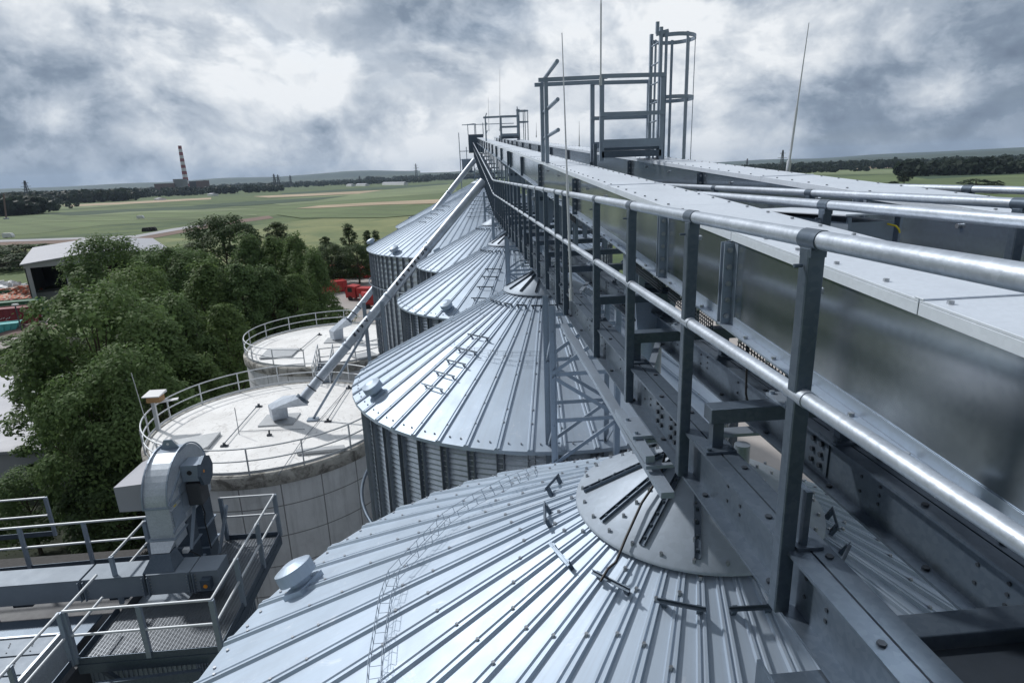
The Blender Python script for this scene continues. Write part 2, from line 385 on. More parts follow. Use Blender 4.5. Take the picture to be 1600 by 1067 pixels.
def put(name, mb, m, parent=None, local=False, bevel=0, label=None):
    off = None
    if parent is not None and not local: off = wloc(parent)
    me = mb.mesh(name, off) if isinstance(mb, MB) else mb
    if not me.materials: me.materials.append(M[m] if isinstance(m, str) else m)
    o = bpy.data.objects.new(name, me); C.objects.link(o); o.parent = parent
    if bevel:
        b_ = o.modifiers.new('bevel','BEVEL'); b_.width = bevel; b_.segments = 2; b_.limit_method = 'ANGLE'
    if label: o['label'] = label
    return o
def put1(name, mb, m, label, cat, base, group=None, bevel=0):   # a thing that is one mesh
    o = put(name, mb, m); off = Vector(base)
    for v in o.data.vertices: v.co -= off
    o.location = off; o['label'] = label; o['category'] = cat
    if group: o['group'] = group
    if bevel:
        b_ = o.modifiers.new('bevel','BEVEL'); b_.width = bevel; b_.segments = 2
    return o
def inst(src, parent, loc, rz=0, scale=None):
    o = src.copy(); C.objects.link(o); o.parent = parent; o.location = loc; o.rotation_euler = (0,0,rz)
    if scale: o.scale = scale
    return o
def copy_tree(o, parent=None):
    c = o.copy(); C.objects.link(c); c.parent = parent
    for ch in list(o.children): copy_tree(ch, c)
    return c
def struct(name, mb, m, kind='structure'):
    o = put(name, mb, m); o['kind'] = kind; return o

# ------------------------------------------------------------------ setting: ground, fields, roads, hills
def sheet(name, pix, m, lift):
    mb = MB(); pts = [onz(px, py, G+lift) if not isinstance(px, tuple) else None for px, py in pix]
    mb.add([(p.x,p.y,G+lift) for p in pts], [tuple(range(len(pts)))])
    o = struct(name, mb, m)
    if o.data.polygons[0].normal.z < 0: o.data.flip_normals()
    return o
mb = MB(); n = 48; R0 = 14500
mb.add([(R0*math.cos(2*PI*i/n), R0*math.sin(2*PI*i/n), G) for i in range(n)], [tuple(range(n))]); struct('ground', mb, 'grass')
sheet('field', [(-60,372),(-60,338),(170,325),(420,316),(690,300),(700,309),(600,330),(420,338),(160,352),(60,365)], 'crop', .10)
sheet('field', [(60,334),(300,322),(440,312),(420,317),(300,329),(110,337)], 'cropdark', .16)
sheet('field', [(-40,331),(140,325),(240,316),(330,312),(330,309),(110,318),(-40,326)], 'croppale', .16)
sheet('field', [(95,321),(240,313.5),(330,309),(330,311.5),(235,317),(110,323)], 'tan', .22)
sheet('field', [(95,340),(220,333),(330,331),(420,325),(330,327),(200,331)], 'croppale', .22)
sheet('field', [(440,306),(560,298.5),(700,290),(700,286.5),(560,294),(440,302)], 'cropdark', .16)
sheet('field', [(395,307),(600,297),(560,303),(420,309)], 'tan', .28)
sheet('field', [(400,314),(560,303),(600,297),(705,288),(715,300),(600,309),(440,321)], 'croppale', .22)
sheet('field', [(300,321),(420,313),(545,306),(490,314),(380,322)], 'cropdark', .34)
sheet('field', [(462,326),(500,321),(590,316),(720,310),(720,317),(600,320),(500,325)], 'tan', .34)
sheet('field', [(430,335),(600,326),(720,318),(730,330),(600,340),(470,341)], 'crop', .40)
sheet('field', [(310,372),(400,352),(520,340),(740,326),(740,390),(520,440),(330,420)], 'meadow', .06)
sheet('field', [(-40,392),(120,380),(260,372),(330,374),(210,400),(-40,420)], 'meadow', .08)
sheet('soil_strip', [(-60,378),(210,371),(290,356),(345,347),(420,337),(428,341),(340,353),(300,361),(220,376),(-60,386)], 'soil', .12)
sheet('road', [(-60,376.5),(40,374),(210,368),(270,357),(320,350),(322,352),(280,359.5),(215,371),(40,377),(-60,380)], 'road', .2)
sheet('path', [(50,346),(200,343),(330,340),(400,335),(402,336.5),(330,341),(200,344),(50,347)], 'croppale', .26)
sheet('field', [(1150,271),(1300,266),(1640,262),(1640,268),(1250,274)], 'croppale', .2)
sheet('field', [(1170,285),(1400,273),(1640,266),(1640,277),(1420,283),(1300,292)], 'crop', .3)
sheet('field', [(1400,273),(1640,264),(1640,270),(1450,280)], 'cropdark', .4)
sheet('field', [(1300,292),(1460,281),(1640,277),(1640,300),(1300,310)], 'crop', .25)
sheet('field', [(1240,263),(1420,258),(1520,256),(1440,261),(1300,266)], 'tan', .3)
sheet('yard', [(470,438),(515,431),(640,420),(700,430),(700,560),(560,520),(480,480)], 'yard', .05)
sheet('yard', [(-60,478),(60,474),(80,500),(60,540),(-60,560)], 'yard', .05)
mb = MB(); mb.add([(-2,-30,G+.04),(60,-30,G+.04),(80,110,G+.04),(-2,110,G+.04)], [(0,1,2,3)]); struct('yard', mb, 'yard')
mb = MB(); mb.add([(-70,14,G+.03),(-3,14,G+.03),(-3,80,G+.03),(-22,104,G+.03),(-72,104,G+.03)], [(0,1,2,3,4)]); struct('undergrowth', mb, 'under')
mb = MB(); mb.add([(-40,-10,G+.06),(-3,-10,G+.06),(-3,60,G+.06),(-16,60,G+.06),(-18,14,G+.06),(-40,14,G+.06)], [(0,1,2,3,4,5)]); struct('pavement', mb, 'apron')

def ridge(name, az0, az1, D, prof, depth=900):
    mb = MB(); n = 90; v = []
    rs = np.random.default_rng(int(D)+int(az0*10+900)); ph = rs.uniform(0, 6, 6)
    for i in range(n+1):
        f = i/n; az = math.radians(az0+(az1-az0)*f)
        h = np.interp(f, [p[0] for p in prof], [p[1] for p in prof])
        h += sum(math.sin(f*k*9+ph[k])*2.2*h/60 for k in range(1,6))
        s, c_ = math.sin(az), math.cos(az)
        v += [(s*D, c_*D, G-1), (s*(D+depth*.35), c_*(D+depth*.35), G+h*.72), (s*(D+depth), c_*(D+depth), G+h), (s*(D+depth*2.2), c_*(D+depth*2.2), G-1)]
    f_ = [(i*4+k, i*4+k+1, i*4+k+5, i*4+k+4) for i in range(n) for k in range(3)]
    mb.add(v, f_, True); struct(name, mb, 'hill')
ridge('hills', -52, -4, 9000, [(0,48),(.25,52),(.5,75),(.75,115),(.86,145),(1,115)])
ridge('hills', -30, 8, 6500, [(0,24),(.3,36),(.55,50),(.8,75),(1,60)])
ridge('hills', 8, 60, 9500, [(0,62),(.25,74),(.5,92),(.8,112),(1,125)])
ridge('hills', 20, 52, 6000, [(0,26),(.4,42),(.7,56),(1,66)])

# far woods: thousands of tree-sized clumps in one object
def clump_faces(rs, cx, cy, z0, h, wd, nl):
    k = rs.normal(size=(nl,3)); k /= np.linalg.norm(k,axis=1)[:,None]
    rr = rs.uniform(.55,1,(nl,1))**.5
    ctr = np.c_[cx+k[:,0]*rr[:,0]*wd*.5, cy+k[:,1]*rr[:,0]*wd*.5, z0+h*.55+k[:,2]*rr[:,0]*h*.45]
    a = rs.normal(size=(nl,3)); a /= np.linalg.norm(a,axis=1)[:,None]
    nn = k+rs.normal(size=(nl,3))*.5; nn[:,2] += .3
    x = np.cross(nn,a); x /= np.linalg.norm(x,axis=1)[:,None]; y = np.cross(nn,x); y /= np.linalg.norm(y,axis=1)[:,None]
    s = (wd*.115*rs.uniform(.6,1.4,(nl,1)))
    return np.stack([ctr-x*s-y*s*.6, ctr+x*s-y*s*.6, ctr+x*s*.7+y*s, ctr-x*s*.7+y*s],1)
def quads_mesh(name, q):
    q = q.reshape(-1,3).astype(np.float32); nq = len(q)//4
    me = bpy.data.meshes.new(name); me.vertices.add(len(q)); me.vertices.foreach_set('co', q.ravel())
    me.loops.add(len(q)); me.loops.foreach_set('vertex_index', np.arange(len(q),dtype=np.int32))
    me.polygons.add(nq); me.polygons.foreach_set('loop_start', np.arange(0,len(q),4,dtype=np.int32)); me.polygons.foreach_set('loop_total', np.full(nq,4,dtype=np.int32))
    me.update(calc_edges=True); return me
def wood(name, belts, seed, label, m='forest'):
    rs = np.random.default_rng(seed); Q = []
    for (az0, az1, D0, D1, num, h) in belts:
        for i in range(num):
            az = math.radians(rs.uniform(az0,az1)); D = D0+(D1-D0)*rs.uniform()**1.5
            hh = h*rs.uniform(.45,1.25)
            Q.append(clump_faces(rs, math.sin(az)*D, math.cos(az)*D, G-.5, hh, hh*rs.uniform(.8,1.3), 85 if D < 1800 else 44))
    o = bpy.data.objects.new(name, quads_mesh(name, np.concatenate(Q))); C.objects.link(o); o.data.materials.append(M[m])
    o['kind'] = 'stuff'; o['label'] = label; return o
wood('woodland', [(-47,-33,830,1250,420,17),(-40,-27,1350,2000,420,20),(-44,-30,900,1500,60,10),(-50,-30,1500,3200,500,20)], 3, 'dark far wood along the left edge of the fields')
wood('woodland', [(-33,-16,1700,3000,520,18),(-30,-3,2600,4800,760,18),(-9,2,3300,4300,260,30)], 4, 'blue green far wood below the pylons in the middle distance')
wood('woodland', [(-48,-4,3200,7000,900,22),(8,50,3400,7000,500,20)], 8, 'hazy distant woods and hedges in front of the hills')
wood('woodland', [(22,46,1900,2400,560,21),(26,34,1550,1700,60,12)], 5, 'dark wooded rise on the right horizon beyond the fields')
wood('woodland', [(36,50,1000,1250,160,19),(14,30,2300,3300,320,20)], 6, 'dark wood at the right edge of the photo')

# ------------------------------------------------------------------ grain silos
def frm(a): return math.cos(a), math.sin(a)
def silo(name, label, cx, cy, R, zE, rise, n, group, capr=.75, base=-24.0, pitch=.085, seg=2):
    t = thing(name, label, 'silo', (cx,cy,base), group); E_ = zE-base       # local z of the eave
    zA = E_+rise
    zr = lambda r_: E_+(R-r_)/R*rise
    # corrugated wall
    H = 9.0; rows = int(H/pitch*2); prof = [(R-.13+(.028 if i%2 else 0), E_-.02-i*pitch/2) for i in range(rows+1)] + [(R-.12,0)]
    mb = MB(); mb.lathe(prof, n*seg, smooth=False); put('wall', mb, 'corr', t, local=True)
    # roof: flat sheets between raised double seams
    mb = MB(); ri = capr*.72; da = 2*PI/n; steps = 5
    hw = min(.044, R*PI/n*.28)
    for k in range(n):
        a0 = k*da; a1 = a0+da
        v = []
        for j in range(steps+1):
            r_ = ri+(R+.06-ri)*j/steps
            e = hw*min(1, .45+.55*(r_-ri)/(R*.3))/r_
            z = zr(r_); lap = .006*(steps-j)
            v += [(r_*math.cos(a0+e*.9), r_*math.sin(a0+e*.9), z+lap*.3), (r_*math.cos(a1-e*.9), r_*math.sin(a1-e*.9), z+lap*.3)]
        mb.add(v, [(2*j, 2*j+2, 2*j+3, 2*j+1) for j in range(steps)])
        v = []; prof = [(-1.0,0),(-.72,.029),(-.30,.029),(-.12,.018),(.12,.018),(.30,.029),(.72,.029),(1.0,0)]
        for r_ in (ri, ri+R*.15, ri+R*.3, R+.06):
            ww = hw*min(1, .45+.55*(r_-ri)/(R*.3))
            ca, sa = frm(a0)
            for (o_, h_) in prof: v.append((r_*ca-o_*ww*sa, r_*sa+o_*ww*ca, zr(r_)+h_*(1 if r_>ri else .7)))
        m_ = len(prof); mb.add(v, [(j*m_+i, (j+1)*m_+i, (j+1)*m_+i+1, j*m_+i+1) for j in range(3) for i in range(m_-1)])
        mb.add([v[3*m_+i] for i in range(m_)], [tuple(range(m_))])
    # turned-down eave
    mb.lathe([(R+.06, E_-R*0-.06/R*rise), (R+.065, E_-.06/R*rise-.05)], n, smooth=False)
    put('roof', mb, 'roof', t, local=True)
    # screws on the seams
    mb = MB(); nv = Vector((0,0,1)); stp = .42 if R < 5 else .9
    rr = [ri+.25+stp*i for i in range(int((R-ri-.3)/stp)+1)]
    for k in range(n):
        ca, sa = frm(k*da)
        for i, r_ in enumerate(rr):
            rj = r_+.11*math.sin(k*7.1+i*3.3); mb.tube((rj*ca-.0*sa, rj*sa, zr(rj)+.02), (rj*ca, rj*sa, zr(rj)+.041), .011, 5)
        for q in (.3,.7):
            c2, s2 = frm((k+q)*da); r_ = R-.05; mb.tube((r_*c2,r_*s2,zr(r_)-.01),(r_*c2,r_*s2,zr(r_)+.015),.013,5)
    o = put('roof_screws', mb, 'bolt', t, local=True); o['kind'] = 'stuff'
    # peak cap with raised cleats
    mb = MB(); zc = lambda r_: zr(r_)+.035+(.03 if R < 5 else .03)
    mb.lathe([(.0,zc(0)-.03),(.16,zc(.16)),(capr,zc(capr)),(capr+.004,zc(capr)-.02)], 64, smooth=True)
    put('roof_cap', mb, 'capm', t, local=True)
    # wall stiffeners
    mb = MB(); mb.channel((0,0,E_-.03), (0,0,0), min(.11,R*.2*da+.02), .06, .012, (1,0,0)); mb.bar((.02,0,E_-.03),(.02,0,E_+.03),.05,.05)
    src = None
    for k in range(n):
        a = k*da
        if src is None: src = put('stiffener', mb, 'stiff', t, local=True); src.location = (R-.115,0,0)
        else: inst(src, t, ((R-.115)*math.cos(a), (R-.115)*math.sin(a), 0), a)
    # wind ring
    mb = MB(); mb.path([((R+.10)*math.cos(2*PI*i/96),(R+.10)*math.sin(2*PI*i/96),E_-2.1) for i in range(96)], .035, 8, True)
    put('wind_ring', mb, 'galv_dark', t, local=True)
    return t, zr
def on_roof(px, py, cx, cy, R, zE, rise):            # where a line of sight meets the cone, in metres round the silo axis
    d = ray(px, py); best = None
    for i in range(1, 4000):
        p = d/d.y*(cy-R-1+(2*R+2)*i/4000); r_ = math.hypot(p.x-cx, p.y-cy)
        if r_ <= R+.05 and p.z <= zE+(R-r_)/R*rise: return math.atan2(p.y-cy,p.x-cx), r_
    return None
def vent(t, zr, a, r_, s=1.0, R=3.55, rise=1.85):
    mb = MB(); mb.lathe([(0,.40*s),(.12*s,.395*s),(.27*s,.34*s),(.29*s,.33*s),(.295*s,.14*s),(.27*s,.14*s),(.27*s,.17*s),(.17*s,.18*s),(.16*s,-.02)], 28, smooth=False)
    mb.box(-.26*s,.26*s,-.2*s,.2*s,-.03,.02)
    o = put('roof_vent', mb, 'roof', t, local=True); o.location = (r_*math.cos(a), r_*math.sin(a), zr(r_)+.03)
    o.rotation_euler = Vector((math.cos(a)*rise/R, math.sin(a)*rise/R, 1)).to_track_quat('Z','Y').to_euler()
    return o
def cleat_mesh(L):
    mb = MB(); mb.bar((0,-L/2,.050),(0,L/2,.050),.005,.018); mb.bar((.009,-L/2,.042),(.009,L/2,.042),.018,.005)
    for y in (-L*.36, L*.36): mb.box(-.012,.012,y-.012,y+.012,-.02,.046)
    return mb
SR, SE, SRISE, SN = 3.55, -3.57, 1.86, 50
SY = [3.35, 10.9, 18.45, 26.0]; SX = 1.35
labs = ['grain silo with bolted peak cap in the foreground under the gantry, nearest of its row',
        'grain silo with corrugated wall and five roof rungs, second from the camera',
        'grain silo behind the second one, with a round vent low on its left roof',
        'farthest of the small silos, squeezed between its neighbour and the two wide silos']
S1, ZR = silo('grain_silo', labs[0], SX, SY[0], SR, SE, SRISE, SN, 'row of small grain silos under the gantry')
silos = [S1]
for i in (1,2,3):
    c = copy_tree(S1); c.location = (SX, SY[i], G); c['label'] = labs[i]; silos.append(c)
for i, pxs in enumerate([[(474,918)], [(574,627)], [(692,493)], [(640,452)]]):
    for q in pxs:
        h = on_roof(*q, SX, SY[i], SR, SE, SRISE); vent(silos[i], ZR, h[0] if h else 2.6, min(h[1] if h else 3.2, 3.3), .56)
def rung(t, a, r_, L, m='galv_dark'):
    o = put('roof_rung', cleat_mesh(L), m, t, local=True); o.location = (r_*math.cos(a), r_*math.sin(a), ZR(r_)+.03); o.rotation_euler = (0,math.atan(SRISE/SR),a); return o
for q in [(868,768),(858,815),(880,878),(958,920),(1064,957),(1172,962),(1296,825),(1310,880)]:
    h = on_roof(*q, SX, SY[0], SR, SE, SRISE); rung(S1, h[0], h[1], .24)
for i, qs in ((1, [(682,611),(698,590),(713,571),(729,552),(745,530)]), (2, [(764,470),(762,452),(764,436),(764,424)])):
    hs = [on_roof(*q, SX, SY[i], SR, SE, SRISE) for q in qs]; am = sum(h[0] for h in hs)/len(hs)
    for h in hs: rung(silos[i], am, h[1], .5)
for i in (1,2,3):
    for a in np.arange(-2.9,-1.3,.27): rung(silos[i], a, 1.0, .2)
# raised strips, bolts and an earth cable on the near cap
zcap = lambda r_: ZR(r_)+.068
def strip(t, a, r0, r1):
    mb = MB(); ca, sa = frm(a)
    P = [Vector((r_*ca, r_*sa, zcap(r_)+.006)) for r_ in (r0, r1)]; sd = Vector((-sa,ca,0))
    for k in (-1,1): mb.bar(P[0]+sd*k*.016+Vector((0,0,.008)), P[1]+sd*k*.016+Vector((0,0,.008)), .004, .018)
    mb.bar(P[0], P[1], .032, .005)
    for j in range(7):
        q = P[0].lerp(P[1], (j+.5)/7); mb.tube(q+Vector((0,0,.0)), q+Vector((0,0,.018)), .009, 6)
    put('cap_strip', mb, 'galv_dark', t, local=True)
for i, t in enumerate(silos[:3]):
    for q in [(912,768),(936,818),(1000,858),(1090,878)]:
        h = on_roof(*q, SX, SY[0], SR, SE+.07, SRISE); strip(t, h[0], .18, .70)
mb = MB()
for k in range(26):
    a = k*2*PI/26
    for r_ in ((.71,) if k%3 else (.71,.6,.5,.4,.3)): mb.tube((r_*math.cos(a),r_*math.sin(a),zcap(r_)-.01),(r_*math.cos(a),r_*math.sin(a),zcap(r_)+.016),.010,6)
o = put('cap_bolts', mb, 'bolt', S1, local=True); o['kind'] = 'stuff'
def roofpath(pix, lift, i=0):
    out = []
    for q in pix:
        h = on_roof(*q, SX, SY[i], SR, SE, SRISE)
        if h: out.append(Vector((SX+h[1]*math.cos(h[0]), SY[i]+h[1]*math.sin(h[0]), G+ZR(h[1])+lift)))
    return out
def dense(pts, stp):
    out = [pts[0]]
    for a, b_ in zip(pts, pts[1:]):
        n_ = max(1,int((b_-a).length/stp)); out += [a.lerp(b_,(j+1)/n_) for j in range(n_)]
    return out
mb = MB(); pp = roofpath([(1052,712),(1030,770),(1002,812),(978,866),(962,905),(950,915),(938,935)], .11)
pp[0].z = -1.5
mb.path(dense(pp,.05), .008, 6); put1('earth_cable', mb, 'cable', 'thin black earth cable running down the near silo cap and over its roof seams', 'cable', pp[0])
# wire mesh tray across the near roof
tp = dense(roofpath([(588,1100),(590,1060),(605,960),(618,920),(650,885),(700,830),(745,800),(800,772),(840,757)], .09), .075)
def tray(tp, lb='wire mesh cable tray curving across the seams of the nearest silo roof'):
    t = thing('cable_tray', lb, 'cable tray', tp[0])
    base = MB(); sides = MB(); up = Vector((.0,-.3,.95)).normalized(); wd = .075
    L = []; Rr = []
    for i, p in enumerate(tp):
        d = (tp[min(i+1,len(tp)-1)]-tp[max(i-1,0)]).normalized(); sd = d.cross(Vector((0,0,1))).normalized(); nn = sd.cross(d)
        if nn.z < 0: nn = -nn
        a, b_ = p-sd*wd/2, p+sd*wd/2; a2, b2 = a+nn*.06, b_+nn*.06
        base.tube(a,b_,.0022,4,caps=False); sides.tube(a,a2,.0022,4,caps=False); sides.tube(b_,b2,.0022,4,caps=False)
        L.append((a,a2)); Rr.append((b_,b2))
    for X in (L,Rr):
        base.path([x[0] for x in X], .0024, 4); sides.path([x[1] for x in X], .0028, 4)
    put('wire_base', base, 'galv', t); put('wire_side', sides, 'galv', t)
tray(tp)
tray(dense(roofpath([(708,548),(728,556),(765,562),(800,565),(843,564)], .09, 1), .12), 'wire mesh cable tray running across the roof of the second silo')
# the two wide silos behind
BX = 1.5
B1, ZB = silo('wide_silo', 'wide grain silo behind the small ones, with its dark ribbed wall above the red containers', BX, 40.2, 8.0, -4.25, 3.95, 96, 'wide grain silos at the back', capr=1.0, pitch=.3, seg=1)
B2 = copy_tree(B1); B2.location = (BX, 57.0, G); B2['label'] = 'rear wide grain silo, farthest back, only its roof edge showing past the other'
def ventb(t, q, cy):
    h = on_roof(*q, BX, cy, 8.0, -4.25, 3.95); vent(t, ZB, h[0] if h else 2.7, min(h[1],7.7) if h else 7.6, .9, 8, 3.95)
ventb(B1,(577,385),40.2); ventb(B1,(613,398),40.2)
ventb(B2,(622,346),57.0); ventb(B2,(690,306),57.0); ventb(B2,(700,294),57.0)
def rungb(t, a, r_, L):
    o = put('roof_rung', cleat_mesh(L), 'galv_dark', t, local=True); o.location = (r_*math.cos(a), r_*math.sin(a), ZB(r_)+.03); o.rotation_euler = (0,math.atan(3.95/8),a)
for r_ in np.arange(2.2,4.6,.42): rungb(B1, math.radians(-100), r_, 1.5)
for r_ in np.arange(3.2,5.2,.42): rungb(B1, math.radians(-150), r_, 1.1)

# ------------------------------------------------------------------ conveyor gantry
def lift(y): return 0.0 if y < 22.5 else (y-22.5)*.082       # the bridge bends upward behind the fourth silo
ZT = lambda y: -.53+.0645*y                                   # top of the conveyor boxes
ZB_ = lambda y: ZT(y)-.49
YN, YE = .35, 62.0
gt = thing('conveyor_bridge', 'long bolted steel beam bridge that carries the conveyor boxes over the silo peaks', 'bridge', (1.3, YN, -1.5))
def beam(x0, wd=.15):
    mb = MB(); xm = x0+wd/2
    for (ya, yb) in ((YN,22.5),(22.5,YE)):
        za, zb = lift(ya), lift(yb)
        for sg in (-1,1):
            xe = x0 if sg < 0 else x0+wd
            xi = xm+sg*.004
            def sl_(xa, xb, z0, z1):
                lo = [(min(xa,xb),ya,z0+za),(max(xa,xb),ya,z0+za),(max(xa,xb),yb,z0+zb),(min(xa,xb),yb,z0+zb)]
                mb.hexa(lo, [(x,y,z+(z1-z0)) for x,y,z in lo])
            sl_(xi, xe, -1.252, -1.24); sl_(xi, xe, -1.49, -1.478); sl_(xi, xi+sg*.012, -1.478, -1.252)
    return put('beam', mb, 'galv_dark', gt)
for x0 in (1.0, 1.6, 3.0, 3.55): beam(x0)
# bolt rows on the webs and flanges
mb = MB()
y = .9
while y < 22:
    for x0 in (1.0, 1.6):
        xw = x0+.075-.016
        for z in (-1.315,-1.355,-1.395): mb.tube((xw+.003,y,z),(xw-.004,y,z),.0075,8)
        for z in (-1.33,-1.40): mb.tube((xw+.003,y+.12,z),(xw-.004,y+.12,z),.0075,8)
        mb.tube((x0+.035,y+.3,-1.482),(x0+.035,y+.3,-1.468),.014,6)
        mb.tube((x0+.035,y+.35,-1.243),(x0+.035,y+.35,-1.232),.013,6); mb.tube((x0+.115,y+.1,-1.243),(x0+.115,y+.1,-1.232),.013,6)
    y += .62
o = put('bolts', mb, 'hole', gt); o['kind'] = 'stuff'
for x0 in (1.0, 1.6):
    for ys in ((3.05, 6.6, 10.4) if x0 < 1.3 else (2.7, 6.2, 10)):
        mb = MB(); mb.box(x0+.051,x0+.0565,ys-.2,ys+.2,-1.462,-1.268); put('splice_plate', mb, 'galv_dark', gt)
        mb = MB()
        for dy in (-.15,-.08,.08,.15):
            for z in (-1.31,-1.365,-1.42): mb.bolt((x0+.051,ys+dy,z),(-1,0,0),.014,.014)
        put('splice_bolts', mb, 'hole', gt)['kind'] = 'stuff'
ycb = [1.36, 2.45, 3.78, 5.0, 6.75, 8.1, 9.5, 10.9, 12.3, 13.7, 15.2, 16.7, 18.3, 20, 22, 24.5, 27, 30, 33, 36, 40, 44, 48, 53, 58]
for k, y in enumerate(ycb):
    L = lift(y)
    mb = MB(); zc_ = -1.105 if k else -1.36; mb.box(1.03 if k else 1.13,2.2 if k else 1.66,y-.045,y+.045,zc_+L,zc_+.07+L)
    put('crossbar', mb, 'galv_dark', gt, bevel=.004)
    for x in ((1.075, 1.675) if k else ()):
        mb = MB(); mb.bar((x,y+.0,-1.24+L),(x,y+.0,-1.105+L),.05,.045); mb.box(x-.07,x+.07,y-.07,y+.07,-1.239+L,-1.228+L)
        if k < 8:
            for sx in (-.05,.05): mb.bolt((x+sx,y-.05,-1.228+L),(0,0,1),.011,.012)
        put('leg', mb, 'galv_dark', gt)
    for x in ((1.44, 1.84) if k else ()):                             # stools that carry the rising box
        zb = ZB_(y)
        mb = MB(); mb.box(x-.10,x+.06,y-.09,y+.09,-1.034+L,-1.022+L)
        for dy in (-.06,.06): mb.bar((x,y+dy,-1.022+L),(x,y+dy,zb-.012),.05,.012)
        mb.bar((x+.02,y-.06,(-1.03+L+zb)/2-.03),(x+.02,y+.06,(-1.03+L+zb)/2-.03),.012,.05)
        if k < 6:
            for sx in (-.08,.04):
                for dy in (-.07,.07): mb.bolt((x+sx,y+dy,-1.022+L),(0,0,1),.012,.014)
        put('stool', mb, 'galv', gt)
    mb = MB(); mb.box(2.95,3.75,y-.045,y+.045,-1.105+L,-1.035+L); put('crossbar', mb, 'galv_dark', gt)
    for x in (3.12, 3.5):
        mb = MB(); mb.bar((x,y,-1.03+L),(x,y,ZB_(y)),.06,.06); mb.bar((x,y,-1.24+L),(x,y,-1.1+L),.06,.06); put('leg', mb, 'galv_dark', gt)
for (ya, yb) in zip(ycb[::2], ycb[1::2]):              # flat diagonals between the beams
    if ya < 3: continue
    mb = MB(); mb.bar((1.15,ya+.05,-1.47+lift(ya)),(1.6,yb-.05,-1.47+lift(yb)),.05,.008); put('brace', mb, 'galv', gt)
for ya in (3.3, 10.85, 18.4, 25.9):                    # bearing frames on the peaks
    for x in (1.05,):
        mb = MB(); mb.box(x-.16,x+.12,ya-.14,ya+.14,-1.515,-1.495); mb.bar((x-.12,ya-.35,-1.54),(x-.12,ya+.35,-1.54),.05,.045); mb.bar((x+.08,ya-.35,-1.54),(x+.08,ya+.35,-1.54),.05,.045)
        mb.bar((x-.15,ya-.36,-1.575),(x+.11,ya-.36,-1.575),.03,.02)
        for sx in (-.13,.09):
            for dy in (-.1,.1): mb.bolt((x+sx,ya+dy,-1.495),(0,0,1),.013,.016)
        put('bearing_frame', mb, 'galv', gt)
    mb = MB(); mb.box(1.0,1.75,ya-.05,ya+.05,-1.585,-1.565) ; put('bearing_plate', mb, 'galv', gt)
    for sx, sy in ((1,1),(1,-1)):
        mb = MB(); mb.tube((1.42+.12*sx, ya+.16*sy, -1.58),(1.42+.12*sx, ya+.16*sy,-1.85),.045,12); put('peak_tube', mb, 'galv', gt)
mb = MB(); mb.box(1.155,1.598,.3,1.31,-1.347,-1.335); put('cover_plate', mb, 'hole', gt)
mb = MB(); mb.bar((1.06,1.71,-1.238),(1.06,1.71,-1.03),.02,.07); mb.box(1.03,1.12,1.66,1.76,-1.239,-1.228); put('leg', mb, 'galv_dark', gt)
mb = MB(); mb.box(.80,1.06,1.2,1.44,-1.56,-1.50); mb.box(.80,.812,1.2,1.44,-1.50,-1.44); put('bracket', mb, 'galv_dark', gt)
# braces seen through the gap below the beams
for (p, q) in (((.955,2.72,-1.63),(.955,6.1,-1.56)),):
    mb = MB(); mb.bar(p,q,.07,.035); put('brace', mb, 'galv', gt)

